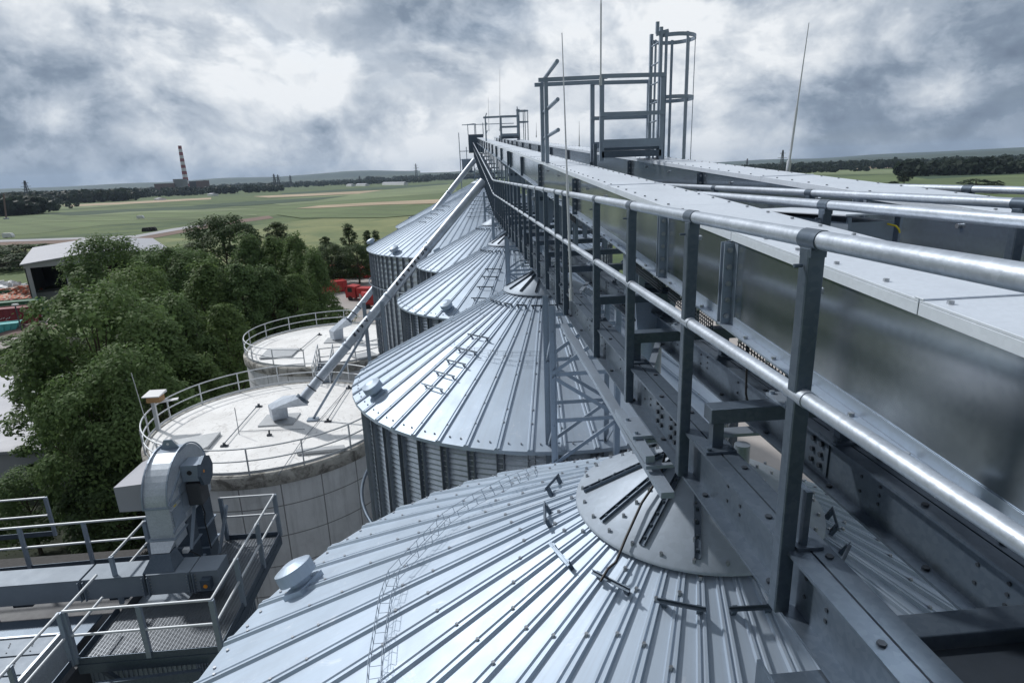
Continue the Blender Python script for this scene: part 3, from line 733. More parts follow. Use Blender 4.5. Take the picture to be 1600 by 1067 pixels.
# conveyors: box trunks rising at about four degrees
def conveyor(name, label, x0, x1, joints, near):
    t = thing(name, label, 'conveyor', (x0, YN, ZB_(YN)), 'chain conveyor boxes on the bridge')
    def skew(xa, xb, ya, yb, fa, fb):      # slab between heights fa(y), fb(y)
        lo = [(xa,ya,fa(ya)),(xb,ya,fa(ya)),(xb,yb,fa(yb)),(xa,yb,fa(yb))]; hi = [(xa,ya,fb(ya)),(xb,ya,fb(ya)),(xb,yb,fb(yb)),(xa,yb,fb(yb))]
        return lo, hi
    J = [YN]+joints+[YE]
    for ya, yb in zip(J, J[1:]):
        mb = MB(); mb.hexa(*skew(x0,x1,ya+.003,yb-.003,ZB_,lambda y: ZT(y)-.012)); put('trunk', mb, 'sheet', t)
        n_ = max(1, round((yb-ya)/1.8)); 
        for i in range(n_):
            a, c_ = ya+(yb-ya)*i/n_, ya+(yb-ya)*(i+1)/n_
            mb = MB(); mb.hexa(*skew(x0-.014,x1+.014,a+.002,c_-.002,lambda y: ZT(y)-.010,ZT))
            mb.hexa(*skew(x0-.014,x0-.011,a+.002,c_-.002,lambda y: ZT(y)-.05,lambda y: ZT(y)-.0105))
            if i: mb.hexa(*skew(x0-.016,x1+.016,a-.02,a+.02,lambda y: ZT(y)+.0005,lambda y: ZT(y)+.006))
            put('cover', mb, 'cover', t, bevel=.003 if a < 8 else 0)
    for yj in joints:
        for s_ in (-1,1):
            mb = MB(); y_ = yj+s_*.022
            mb.hexa([(x0-.055,y_-.004,ZB_(y_)-.01),(x0,y_-.004,ZB_(y_)-.01),(x0,y_+.004,ZB_(y_)-.01),(x0-.055,y_+.004,ZB_(y_)-.01)],
                    [(x0-.055,y_-.004,ZT(y_)-.06),(x0,y_-.004,ZT(y_)-.06),(x0,y_+.004,ZT(y_)-.06),(x0-.055,y_+.004,ZT(y_)-.06)])
            mb.hexa([(x0-.004,y_-.004,ZB_(y_)-.01),(x0-.0005,y_-.004,ZB_(y_)-.01),(x0-.0005,y_+s_*.05,ZB_(y_)-.01),(x0-.004,y_+s_*.05,ZB_(y_)-.01)],
                    [(x0-.004,y_-.004,ZT(y_)-.06),(x0-.0005,y_-.004,ZT(y_)-.06),(x0-.0005,y_+s_*.05,ZT(y_)-.06),(x0-.004,y_+s_*.05,ZT(y_)-.06)])
            put('flange', mb, 'galv_dark' if yj > 5 else 'galv', t)
        if yj < 12:
            mb = MB()
            for i in range(5):
                z = ZB_(yj)+.04+i*.088; mb.tube((x0-.028,yj-.045,z),(x0-.028,yj+.045,z),.008,6); mb.tube((x0-.028,yj-.04,z),(x0-.028,yj-.026,z),.015,6); mb.tube((x0-.028,yj+.026,z),(x0-.028,yj+.04,z),.015,6)
                mb.bolt((x0-.004,yj+.055,z+.03),(-1,0,0),.011,.012)
            put('flange_bolts', mb, 'bolt', t)['kind'] = 'stuff'
    mb = MB(); mb.hexa(*skew(x0-.055,x0,YN,YE,lambda y: ZB_(y)-.012,lambda y: ZB_(y)-.002)); mb.hexa(*skew(x0-.005,x0-.0015,YN,YE,lambda y: ZB_(y)-.001,lambda y: ZB_(y)+.045))
    mb.hexa(*skew(x0,x1+.055,YN,YE,lambda y: ZB_(y)-.02,lambda y: ZB_(y)-.0125))
    put('bottom_flange', mb, 'galv', t)
    mb = MB(); y = .5
    while y < 26:
        mb.bolt((x0-.032,y,ZB_(y)-.002),(0,0,1),.0115,.012); mb.bolt((x0-.032,y+.05,ZB_(y)-.03),(0,0,1),.0115,.012)
        mb.bolt((x0+.035,y*1.0,ZT(y)+.0),(0,0,1),.010,.010); mb.bolt((x1-.035,y*1.0,ZT(y)+.0),(0,0,1),.010,.010)
        y += .29 if y < 12 else .6
    for y in (1.25, 2.3, 3.6, 5.2, 6.1, 7.0, 9.2, 10.4):
        mb.bolt((x0,y,ZT(y)-.12),(-1,0,0),.016,.022)
    put('screws', mb, 'bolt', t)['kind'] = 'stuff'
    return t
j1 = [3.1, 4.2, 7.7, 11.3, 14.85, 18.4, 19.4, 22.9, 26.4, 30, 33.5, 37, 40.5, 44, 47.5, 51, 54.5, 58]
cv1 = conveyor('chain_conveyor', 'mirror bright steel conveyor box right behind the near handrail, nearer of the two', 1.39, 1.90, j1, True)
cv2 = conveyor('chain_conveyor', 'second steel conveyor box on the right with the caged ladder standing over it', 3.07, 3.60, [2.3,4.6,7.9,11.4,14.9,18.4,21.9,25.4,28.9,32.4,35.9,39.4,42.9,46.4,49.9,53.4,57], False)
# wire guards and outlet under the nearer conveyor
for (ya, yb) in ((2.35,3.0),(3.35,4.15),(4.3,5.0),(7.9,8.8)):
    mb = MB(); x = 1.405
    for i in range(7): z = -.015-i*.022; mb.bar((x,ya,ZB_(ya)+z),(x,yb,ZB_(yb)+z),.005,.005)
    k = int((yb-ya)/.03)
    for i in range(k+1): y = ya+(yb-ya)*i/k; mb.bar((x+.004,y,ZB_(y)-.012),(x+.004,y,ZB_(y)-.155),.0045,.0045)
    put('wire_guard', mb, 'hole', cv1)
def outlet(t, xc, y0):
    zb = ZB_(y0); mb = MB()
    mb.box(xc-.2,xc+.2,y0-.22,y0+.22,zb-.30,zb-.022); put('outlet_box', mb, 'galv', t, bevel=.005)
    mb = MB(); mb.box(xc-.25,xc+.25,y0-.27,y0+.27,zb-.33,zb-.30); mb.box(xc-.22,xc+.22,y0-.24,y0+.24,zb-.345,zb-.331); mb.box(xc-.25,xc+.25,y0-.27,y0+.27,zb-.375,zb-.346); put('slide_gate', mb, 'galv_dark', t)
    mb = MB(); lo = [(xc-.14,y0-.14,zb-.85),(xc+.14,y0-.14,zb-.85),(xc+.14,y0+.14,zb-.85),(xc-.14,y0+.14,zb-.85)]; hi = [(xc-.2,y0-.2,zb-.376),(xc+.2,y0-.2,zb-.376),(xc+.2,y0+.2,zb-.376),(xc-.2,y0+.2,zb-.376)]
    mb.hexa(lo,hi); mb.tube((xc,y0,zb-.85),(xc,y0,zb-1.2),.12,20); put('outlet_spout', mb, 'galv', t)
for yy in (5.35, 12.9, 20.4): outlet(cv1, 1.64, yy)
mb = MB(); mb.path([(1.50,3.05,-.80),(1.46,3.0,-.95),(1.46,2.98,-1.2),(1.48,2.95,-1.3)], .006, 6); mb.path([(1.385,5.05,-.72),(1.36,5.0,-.9),(1.35,4.95,-1.1),(1.38,4.9,-1.25)], .007, 6); put('cable', mb, 'cable', cv1)
# inlet hood and head at the far end
t = thing('drive_unit', 'grey drive housing with a platform at the far upper end of the conveyors', 'drive unit', (1.3,62.2,1.8))
mb = MB(); mb.hexa([(.55,61.6,2.1),(2.0,61.6,2.1),(2.0,63.5,2.1),(.55,63.5,2.1)],[(.55,61.6,3.75),(2.0,61.6,3.75),(2.0,63.5,3.4),(.55,63.5,3.4)]); put('housing', mb, 'galv_dark', t)
mb = MB(); mb.box(-.35,.9,60.8,62.9,.2,.32); mb.box(-.35,.9,60.8,62.9,-.3,-.2); put('deck', mb, 'galv_dark', t)
mb = MB(); mb.box(-.2,.8,61.2,62.6,.32,1.5); put('motor_casing', mb, 'galv', t)
for (x, y, z0, z1) in ((-.35,60.8,-2.4,3.9),(.3,60.8,.3,2.6),(-.35,62.9,-1,2.4),(.55,61.5,3.7,4.7),(1.2,61.5,3.7,4.75),(1.3,61.2,3.7,4.7),(2.0,61.2,3.5,4.75)):
    mb = MB(); mb.bar((x,y,z0),(x,y,z1),.07,.07); put('post', mb, 'galv', t)
for (p,q) in (((-.35,60.8,1.4),(.9,60.8,1.4)),((-.35,60.8,2.2),(.5,60.8,2.2)),((-.35,60.8,1.4),(-.35,62.9,1.4)),((.55,61.5,4.65),(1.2,61.5,4.72)),((.0,61.3,4.62),(5,61.3,4.62))):
    mb = MB(); mb.tube(p,q,.035,8); put('rail', mb, 'galv', t)

# handrails
def handrail(name, label, x, z, ys, y0, y1, bend, side, mid=True, pz=-1.48):
    t = thing(name, label, 'handrail', (x, y0, z), 'handrails along the conveyor bridge'); t.location.z = -1.24
    def L(y): return lift(y) if bend else 0
    pts = [(x,y0,z),(x,22.0,z)]
    if bend: pts = [(x,y0,z),(x,21.6,z),(x,22.5,z+.02),(x,23.2,z+.07),(x,y1,z+lift(y1))]
    else: pts = [(x,y0,z),(x,y1,z)]
    mb = MB(); mb.path(pts, .027, 20); put('top_rail', mb, 'pipe', t)
    if mid:
        pts = [(a, b_, c_-.48) for a,b_,c_ in pts]; mb = MB(); mb.path(pts, .025, 16); put('mid_rail', mb, 'pipe', t)
    mb = MB(); h = z-.024-pz; mb.channel((0,-.02,0),(0,-.02,h),.05,.045,.006,(0,1,0))
    src = None; mb2 = MB(); mb2.path([(0,-.045,-.001),(0,.045,-.001)], .0305, 20); mb2.box(-.024,.024,-.03,.03,-.05,-.02)
    mb2.tube((-.03,0,-.075),(-.055,0,-.075),.006,6); s2 = None
    mb3 = MB(); mb3.tube((0,.02,.20),(.085,.02,.20),.007,6); mb3.tube((.05,.02,.20),(.06,.02,.20),.014,6)
    s3 = None
    mb4 = MB(); mb4.tube((0,-.05,-.48),(0,.05,-.48),.028,18); s4 = None
    for y in ys:
        zz = L(y)
        if src is None:
            src = put('post', mb, 'galv_dark', t, local=True, bevel=.003); s2 = put('clamp', mb2, 'galv_dark', t, local=True)
            s3 = put('anchor_bolt', mb3, 'hole', t, local=True); s4 = put('sleeve', mb4, 'pipe', t, local=True)
        else:
            src_ = inst(src, t, (0,0,0)); 
            if y > 8: src_.modifiers.clear()
        o = src if y == ys[0] else src_
        o.location = (0, y-y0, pz+1.24+zz)
        c = s2 if y == ys[0] else inst(s2, t, (0,0,0)); c.location = (0, y-y0, z+1.24+zz)
        if y < 9:
            c = s3 if y == ys[0] else inst(s3, t, (0,0,0)); c.location = (0, y-y0, pz+1.24)
            if mid: c = s4 if y == ys[0] else inst(s4, t, (0,0,0)); c.location = (0, y-y0, z+1.24)
    return t
ys1 = [.69,1.69,2.66,3.67,4.69,6.25,6.8,7.75] + [8.72+i*.97 for i in range(0,14)] + [22.7+i*.95 for i in range(41)]
handrail('handrail', 'nearest tube handrail on dark channel posts, running up along the left edge of the bridge', 1.0, -.215, ys1, .30, 61.5, True, -1)
handrail('handrail', 'tube handrail just right of the nearer conveyor box', 2.02, -.235, [1.35,3.33,5.3,7.3,9.3,11.3,13.3,15.3,17.3,19.3,21.3], .8, 22, False, 1, pz=-1.0)
handrail('handrail', 'tube handrail left of the second conveyor box, third from the left', 2.74, -.235, [.95,2.85,4.75,6.65,8.55,10.4], .7, 11.0, False, -1, pz=-1.0)
handrail('handrail', 'farthest tube handrail, right of the second conveyor box', 3.78, -.238, [1.5,4.4,7.4,10.4], .9, 11, False, 1, pz=-1.0)

# lattice towers between the silos
def tower(name, label, y, top, base=G, x0=.93, x1=1.72, d=.3):
    t = thing(name, label, 'support tower', (1.3,y,base), 'lattice towers between the silos')
    for x in (x0,x1):
        for dy in (-d,d):
            mb = MB(); sx = 1 if x == x0 else -1
            mb.bar((x,y+dy,base),(x,y+dy,top),.075,.007,(0,1,0)); mb.bar((x+sx*.034,y+dy,base),(x+sx*.034,y+dy,top),.007,.075,(0,1,0)); put('leg', mb, 'galv', t)
    z = top-.25; i = 0
    while z > max(base, top-9):
        for dy in (-d,d):
            mb = MB(); mb.bar((x0,y+dy,z),(x1,y+dy,z),.05,.012,(0,1,0)); put('crosspiece', mb, 'galv', t)
            mb = MB(); a, b_ = (x0,x1) if i%2 else (x1,x0); mb.bar((a,y+dy-.02,z-.03),(b_,y+dy-.02,z-.57),.045,.012,(0,1,0)); put('diagonal', mb, 'galv', t)
        if i % 2 == 0:
            for x in (x0,x1):
                mb = MB(); mb.bar((x,y-d,z-.05),(x,y+d,z-.6),.045,.012,(1,0,0)); put('diagonal', mb, 'galv', t)
        z -= .6; i += 1
    return t
tower('support_tower', 'lattice steel tower between the two nearest silos below the bridge', 7.13, -1.5)
tower('support_tower', 'lattice tower in the gap behind the second silo peak', 14.7, -1.5)
tower('support_tower', 'lattice tower in the gap behind the third silo peak', 22.2, -1.5)
tower('support_tower', 'lattice tower in front of the wide silos', 30.7, -.85, x0=.9, x1=1.75)
tower('support_tower', 'small lattice tower standing on the wide silo peak', 40.2, -.02, base=-.55, x0=.9, x1=1.9)
tower('support_tower', 'small lattice tower on the rear wide silo peak', 57.0, 1.3, base=-.55, x0=.9, x1=1.9)

# crossover platforms with caged ladders
def crossover(name, label, y, zf, k, topz):
    t = thing(name, label, 'platform', (2.3,y,zf), 'crossover platforms over the conveyors')
    d = .75
    def B(nm, p, q, a=.07, b_=.05, m='galv'): mb = MB(); mb.bar(p,q,a,b_,(0,1,0) if abs(p[2]-q[2])>.1 else (0,0,1)); put(nm, mb, m, t)
    xl, xm, xr = 1.38, 2.28, 3.28
    H = 1.08
    for yy in (y, y+d):
        for x in (xm, xr): B('post', (x,yy,zf-.22), (x,yy,zf+H))
        for z in (zf+H, zf+H*.47): B('rail', (xm-.03,yy-.03,z), (xr+.03,yy-.03,z), .05, .06)
        B('toe_board', (xm,yy-.03,zf+.05), (xr,yy-.03,zf+.05), .015, .13)
        for x in (xl, xl+.02): pass
    B('deck', (xm,y+d/2,zf-.03), (xr,y+d/2,zf-.03), d, .05, 'galv_dark'); B('deck_beam', (xm,y,zf-.12), (xr,y,zf-.12), .05, .1, 'galv_dark')
    # left frame reaching over the nearer conveyor
    for yy in (y+.05, y+.6): 
        B('post', (xl,yy,ZT(yy)), (xl,yy,zf+H-.02), .06, .06); B('handrail_arm', (xl-.12,yy,zf+H-.02), (xm+.1,yy,zf+H-.0), .045, .06)
    for z in (zf+.2, zf+.62, zf+H+.05): mb = MB(); mb.tube((xl+.03,y-1.0,z+.03),(xl+.03,y+.75,z),.03,8); put('cross_tube', mb, 'galv', t)
    B('post', (xm-.12,y-.05,ZT(y)-.1), (xm-.12,y-.05,ZT(y)+.28), .05, .06, 'galv_dark')
    # ladder on the right with its hoops
    for yy in (y+.1,y+.62):
        B('stile', (xr-.02,yy,zf-.4), (xr-.02,yy,topz), .05, .06)
    z = zf-.2
    while z < topz-.1:
        mb = MB(); mb.tube((xr-.02,y+.1,z),(xr-.02,y+.62,z),.013,6); put('rung', mb, 'galv', t); z += .3
    cx, cy, rr = xr+.27, y+.36, .36
    for z in (topz-.12, zf+.75):
        mb = MB(); P = [(cx+rr*math.cos(a), cy+rr*math.sin(a), z) for a in np.linspace(-PI*.8, PI*.8, 25)]
        for a, b_ in zip(P, P[1:]): mb.bar(a,b_,.008,.06)
        put('hoop', mb, 'galv', t)
    for a in (-2.2,-1.2,-.35,.45,1.3,2.2):
        mb = MB(); x, yy = cx+(rr-.01)*math.cos(a), cy+(rr-.01)*math.sin(a); mb.bar((x,yy,max(zf-.35, ZT(y)-.1)),(x,yy,topz-.08),.045,.012,(math.cos(a),math.sin(a),0)); put('cage_bar', mb, 'galv', t)
    B('top_bracket', (xr-.1,y+.1,topz-.1),(xr+.1,y+.1,topz-.06),.04,.06); B('post', (xr-.02,y+.3,topz-.05),(xr-.02,y+.3,topz+.12),.05,.05)
    return t
crossover('crossover_platform', 'nearer crossover platform with the tall caged ladder against the clouds', 10.3, .36, 1, 2.16)
crossover('crossover_platform', 'small far crossover platform with caged ladder near the end of the conveyors', 37, 2.12, 1, 3.6)

# lightning rods
def rodthing(label, p, q, r0, r1, grp='lightning rods'):
    mb = MB(); p = Vector(p); q = Vector(q); m_ = p.lerp(q,.45); mb.tube(p,m_,r0,8); mb.tube(m_,q,r1,8,r2=r1*.5); mb.tube(p,p+(q-p).normalized()*.12,r0*1.8,8)
    return put1('lightning_rod', mb, 'rod', label, 'lightning rod', p, grp)
rodthing('leaning aluminium lightning rod clipped to the nearest handrail in front of the conveyor', onx(893,470,.97), onx(878,52,.97), .013, .009)
rodthing('leaning lightning rod at the right, standing beside the second conveyor box', onx(1231,268,3.72), onx(1264,36,3.72), .014, .009)
rodthing('tall thin lightning rod on the nearer crossover platform, cut by the photo top', (2.25,10.25,1.3), (2.24,10.2,3.9), .014, .010)
for q0, q1, y, lb in (((781,205),(781,108),37,'hair thin lightning rod above the far crossover platform'),((905,232),(905,190),25,'short thin lightning rod behind the nearer crossover platform, left of its deck'),
              ((764,205),(763,152),50,'faint far lightning rod left of the far crossover platform'),((838,215),(838,192),40,'faint far lightning rod right of the far ladder cage')):
    rodthing(lb, ony(*q0,y), ony(*q1,y), .02, .014)

# motor box between the conveyors
t = thing('junction_box', 'low steel motor box with a yellow cable between the two conveyors', 'junction box', (2.4,3.6,-.5))
zj = -.30
mb = MB(); mb.hexa([(2.2,3.42,zj-.012),(2.62,3.42,zj-.012),(2.56,4.7,zj-.05),(2.2,4.7,zj-.05)],[(2.2,3.42,zj),(2.62,3.42,zj),(2.56,4.7,zj-.04),(2.2,4.7,zj-.04)]); put('lid', mb, 'cover', t, bevel=.003)
mb = MB(); mb.box(2.24,2.54,3.47,4.6,zj-.26,zj-.055); mb.box(2.24,2.26,3.45,3.47,zj-.3,zj-.02); mb.box(2.56,2.575,3.45,3.5,zj-.3,zj-.015); put('housing', mb, 'galv', t)
mb = MB(); mb.path([(2.49,3.46,zj-.07),(2.515,3.42,zj-.08),(2.53,3.41,zj-.10),(2.537,3.41,zj-.12)], .0055, 8); put('yellow_cable', mb, 'yellow', t)

# ------------------------------------------------------------------ concrete tanks
TZ = -11.0; TR = 5.65
def tank(label, cx, cy):
    t = thing('concrete_tank', label, 'tank', (cx,cy,G), 'round concrete tanks beside the silos'); zt = TZ-G
    mb = MB(); mb.lathe([(TR-.07, zt-.55),(TR-.07,0)], 128); o = put('wall', mb, 'cwall', t, local=True)
    for v in o.data.vertices: pass
    mb = MB(); mb.lathe([(TR-.08,zt-.55),(TR+.02,zt-.54),(TR+.05,zt-.5),(TR+.05,zt-.06),(TR,zt-.01),(TR-.25,zt)], 128); put('rim', mb, 'rim', t, local=True)
    mb = MB(); mb.lathe([(TR-.25,zt),(TR*.5,zt+.03),(0,zt+.06)], 128); put('roof', mb, 'conc', t, local=True)
    return t
T1C, T2C = (-9.55,27.6), (-10.0,41.6)
T1 = tank('nearer round concrete tank, its white roof meeting the thick chute elbow', *T1C)
T2 = tank('farther round concrete tank with white roof, in front of the red container yard', *T2C)
def tank_rail(label, c, n, gap=None):
    t = thing('tank_railing', label, 'railing', (c[0],c[1],TZ), 'round railings on the tanks'); R_ = TR-.12
    def arc(z):
        a0, a1 = (gap[1], gap[0]+2*PI) if gap else (0, 2*PI)
        k = 110; return [(R_*math.cos(a0+(a1-a0)*i/k), R_*math.sin(a0+(a1-a0)*i/k), z) for i in range(k+1 if gap else k)]
    for nm, z in (('top_rail',1.12),('mid_rail',.6)):
        mb = MB(); mb.path(arc(z), .032, 8, not gap); put(nm, mb, 'rail', t, local=True)
    mb = MB(); P = arc(.1)
    for a, b_ in zip(P, P[1:]+([] if gap else P[:1])): mb.bar(a,b_,.012,.12)
    put('toe_board', mb, 'rail', t, local=True)
    mb = MB(); mb.bar((0,0,-.3),(0,0,1.12),.06,.05); src = None
    for i in range(n):
        a = (gap[1]+(gap[0]+2*PI-gap[1])*i/(n-1)) if gap else 2*PI*i/n
        if src is None: o = src = put('post', mb, 'rail', t, local=True)
        else: o = inst(src, t, (0,0,0))
        o.location = ((R_+.03)*math.cos(a), (R_+.03)*math.sin(a), 0); o.rotation_euler = (0,0,a)
    return t
ga = math.atan2(T1C[1]-T2C[1], T1C[0]-T2C[0])
def dirp(c, px, py): p = onz(px,py,TZ); return math.atan2(p.y-c[1], p.x-c[0])
g2a, g2b = dirp(T2C,475,576), dirp(T2C,500,577)
tank_rail('round railing on the nearer concrete tank', T1C, 17)
tank_rail('round railing on the farther concrete tank, open where the small stair lands', T2C, 17, (g2a, g2b))
# what lies on the tank roofs
def roofz(p, l=0): return Vector((p.x,p.y,TZ+.06+l))
def slab(name, label, pix, h, lean, m, cat):
    pts = [onz(*q,TZ+.1) for q in pix]; mb = MB(); mb.prism([(p.x,p.y,TZ+.05+lean*i) for i, p in enumerate(pts)], (0,0,h))
    return put1(name, mb, m, label, cat, pts[0])
slab('roof_hatch', 'flat grey hatch cover behind the elevator head on the nearer tank roof', [(272,690),(345,677),(325,700),(300,712)], .14, 0, 'hatch', 'hatch')
slab('cover_plate', 'plank like grey cover lying near the right edge of the nearer tank roof', [(462,704),(538,697),(541,702),(464,709)], .12, 0, 'hatch', 'cover')
slab('roof_hatch', 'tilted grey hatch on the farther tank roof, left of the stair', [(405,560),(455,557),(468,545),(420,545)], .1, 0, 'hatch', 'hatch')
slab('roof_hatch', 'grey hatch on the farther tank roof at its right side', [(548,556),(580,550),(592,556),(560,561)], .12, 0, 'hatch', 'hatch')
slab('roof_hatch', 'small pale box hatch by the right rim of the farther tank', [(596,548),(622,538),(628,546),(602,556)], .35, 0, 'conc', 'hatch')
def tie(label, a, b_, z=TZ+.16):
    p, q = onz(*a,z), onz(*b_,z); mb = MB(); mb.tube(p,q,.022,6)
    t = thing('roof_tie_rod', label, 'tie rod', (p.x,p.y,TZ+.06), 'tie rods on the tank roofs'); put('rod', mb, 'galv_dark', t)
    for e in (p,q):
        mb = MB(); mb.box(e.x-.16,e.x+.16,e.y-.07,e.y+.07,TZ+.03,TZ+.09); mb.box(e.x-.05,e.x+.05,e.y-.04,e.y+.04,TZ+.091,TZ+.2); put('foot', mb, 'hole', t)
tie('thin tie rod on the nearer tank roof left of the elbow', (350,693),(404,632))
tie('short tie rod on the nearer tank roof right of the elbow', (512,655),(545,603))
tie('tie rod on the farther tank roof behind its hatch', (470,545),(499,521))
def wire(label, pts, z=TZ+.09):
    mb = MB(); mb.path([onz(*p,z) for p in pts], .014, 5); put1('earth_wire', mb, 'galv_dark', label, 'wire', onz(*pts[0],z), 'earth wires on the tank roofs')
wire('long earth wire running down the nearer tank roof to its front rim', [(545,603),(500,655),(470,690),(435,742)])
wire('cross earth wire on the nearer tank roof below the elbow', [(374,674),(410,672),(476,670)])
for lb, q in (('small anchor block on the nearer tank roof below the elbow',(421,680)),):
    p = onz(*q,TZ+.06); mb = MB(); mb.box(p.x-.1,p.x+.1,p.y-.06,p.y+.06,TZ+.03,TZ+.12); mb.tube((p.x,p.y,TZ+.1),(p.x,p.y+.05,TZ+.3),.04,8); put1('anchor_block', mb, 'hole', lb, 'anchor', (p.x,p.y,TZ+.05))
p = onz(374,680,TZ); mb = MB(); mb.tube(p,(p.x,p.y,TZ+1.35),.016,6); put1('roof_rod', mb, 'galv_dark', 'thin upright rod standing on the nearer tank roof left of the elbow', 'rod', p)
# box on a post at the left rim
p = onz(248,672,TZ); t = thing('lamp_box', 'small wooden sided box on a grey post at the nearer tank rim', 'box', p)
mb = MB(); mb.bar(p,(p.x,p.y,TZ+1.45),.16,.12); put('post', mb, 'rail', t)
mb = MB(); q = Vector((p.x+.15,p.y,TZ+1.45)); mb.box(q.x-.3,q.x+.3,q.y-.24,q.y+.24,q.z,q.z+.3); put('box', mb, 'wood', t)
mb = MB(); mb.hexa([(q.x-.4,q.y-.4,q.z+.305),(q.x+.36,q.y-.4,q.z+.305),(q.x+.36,q.y+.4,q.z+.305),(q.x-.4,q.y+.4,q.z+.305)],[(q.x-.4,q.y-.4,q.z+.35),(q.x+.36,q.y-.4,q.z+.35),(q.x+.36,q.y+.4,q.z+.42),(q.x-.4,q.y+.4,q.z+.42)]); put('lid', mb, 'white', t)
mb = MB(); mb.bar((q.x+.1,q.y-.1,q.z-.03),(q.x+.95,q.y+.1,q.z+.02),.3,.04); put('shelf', mb, 'white', t)
p = onz(238,692,TZ); mb = MB(); mb.tube(p,p+Vector((-.25,0,3.3)),.018,6); put1('antenna_rod', mb, 'rod', 'thin leaning rod beside the wooden box at the left rim of the nearer tank', 'rod', p)
# small stair from the nearer to the farther tank
t = thing('tank_stair', 'short steel stair with handrails bridging the gap between the two concrete tanks', 'stair', (-9.3,33.6,TZ))
A = onz(505,598,TZ); B_ = onz(487,578,TZ); A = Vector((A.x,T1C[1]+TR-.55,TZ)); B_ = Vector((A.x-.5,T2C[1]-TR+.35,TZ+.25))
for s_ in (-.45,.45):
    o_ = Vector((s_,0,0)); mb = MB(); mb.bar(A+o_,B_+o_,.06,.22); put('stringer', mb, 'galv_dark', t)
    for z in (1.1,.6): mb = MB(); mb.tube(A+o_+Vector((0,0,z)),B_+o_+Vector((0,0,z)),.03,8); put('handrail', mb, 'rail', t)
    for f in (0,.25,.5,.75,1): mb = MB(); q = A.lerp(B_,f)+o_; mb.bar(q,q+Vector((0,0,1.12)),.05,.05); put('post', mb, 'rail', t)
for i in range(9):
    q = A.lerp(B_,(i+.5)/9); mb = MB(); mb.box(q.x-.42,q.x+.42,q.y-.11,q.y+.11,q.z+.04,q.z+.08); put('step', mb, 'galv_dark', t)

# ------------------------------------------------------------------ chutes from the bridge down to the tanks
def chute(label, base, p0, p1, r, masts, marks):
    t = thing('chute_pipe', label, 'chute pipe', base, 'long steel chutes down to the tanks')
    p0 = Vector(p0); p1 = Vector(p1); d = (p1-p0).normalized()
    mb = MB(); mb.tube(p0, p1, r, 24); put('pipe', mb, 'pipe', t)
    n_ = int((p1-p0).length/3.0)
    for i in range(1,n_):
        q = p0+d*i*3.0; mb = MB(); mb.tube(q-d*.05,q+d*.05,r+.025,24); mb.bar(q+Vector((0,0,r)),q+Vector((0,0,r+.1)),.06,.06); put('band', mb, 'galv', t)
    # square elbow with its skirt
    b_ = Vector(base); e = p0; hw = .34; sd = d.cross(Vector((0,0,1))).normalized(); fw = Vector((d.x,d.y,0)).normalized()
    lo = [b_+sd*hw*s1+fw*hw*s2+Vector((0,0,.12)) for s1,s2 in ((-1,-1),(1,-1),(1,1),(-1,1))]
    mid = [b_+sd*.37*s1+fw*.37*s2+Vector((0,0,.85+.14*s2)) for s1,s2 in ((-1,-1),(1,-1),(1,1),(-1,1))]
    nn = sd.cross(d); nn = nn if nn.z > 0 else -nn
    hi = [e-d*.1+sd*.29*s1-nn*.29*s2 for s1,s2 in ((-1,-1),(1,-1),(1,1),(-1,1))]
    mb = MB(); mb.hexa(lo,mid); mb.hexa(mid,hi); put('elbow', mb, 'pipe', t)
    mb = MB(); mb.box(b_.x-.8,b_.x+.8,b_.y-.7,b_.y+.7,TZ+.05,TZ+.12); put('base_plate', mb, 'hatch', t)
    mb = MB(); mb.tube(e-d*.12,e+d*.02,r+.10,24); put('collar', mb, 'galv_dark', t)
    mb = MB(); mb.tube(e+d*.55,e+d*.6,r+.035,24); mb.tube(e+d*1.1,e+d*1.14,r+.03,24); put('collar', mb, 'hole', t)
    for f, foot in masts:
        q = p0.lerp(p1, f)
        for s_ in (-.42,.42):
            mb = MB(); mb.bar((q.x+s_,q.y,foot),(q.x+s_,q.y,q.z+.55),.16,.12,(0,1,0)); put('mast', mb, 'galv', t)
        mb = MB(); mb.bar((q.x-.45,q.y,q.z-r-.06),(q.x+.45,q.y,q.z-r-.06),.1,.1); put('saddle', mb, 'galv', t)
    for (f, ft) in marks[0]:
        q = p0.lerp(p1,f); mb = MB(); mb.tube(q-Vector((0,0,r)),ft,.06,8); mb.box(ft[0]-.25,ft[0]+.25,ft[1]-.2,ft[1]+.2,ft[2]-.02,ft[2]+.04); put('strut', mb, 'galv', t)
    # stencilled, worn lettering, too small to read
    rs = random.Random(5); sm_ = []; side = (sd if sd.dot(-q*0+Vector((-.3,-1,.0))) > 0 else -sd); mb = MB()
    for f0, cnt in marks[1]:
        for i in range(cnt):
            mb = MB(); sm_.append(mb); c_ = p0.lerp(p1,f0)+d*i*.27; base_a = rs.uniform(-.05,.05)
            for st in range(rs.choice((2,2,3))):
                u = rs.uniform(-.06,.06); a0 = .25+base_a; a1 = 1.0+base_a; P = []
                for j in range(5):
                    a = a0+(a1-a0)*j/4; nrm = side*math.cos(a)+nn*math.sin(a)
                    P.append(c_+d*(u+(rs.uniform(-.09,.09) if st else .06)*j/4)+nrm*(r+.006))
                for a, b2 in zip(P,P[1:]): mb.bar(a,b2,.045,.006,(a-c_).normalized())
    for mb in sm_: put('stencil_mark', mb, 'hole', t)
    return t
pA0 = onz(474,622,TZ+1.55); pA1 = Vector((.9,31.0,-.35)); bA = onz(437,655,TZ+.1)
pB0 = onz(545,500,TZ+1.6); pB1 = Vector((.8,48.0,1.05)); bB = onz(527,531,TZ+.1)
fA = lambda px: min(range(1,99), key=lambda k: abs(px_(pA0.lerp(pA1,k/100))-px))/100
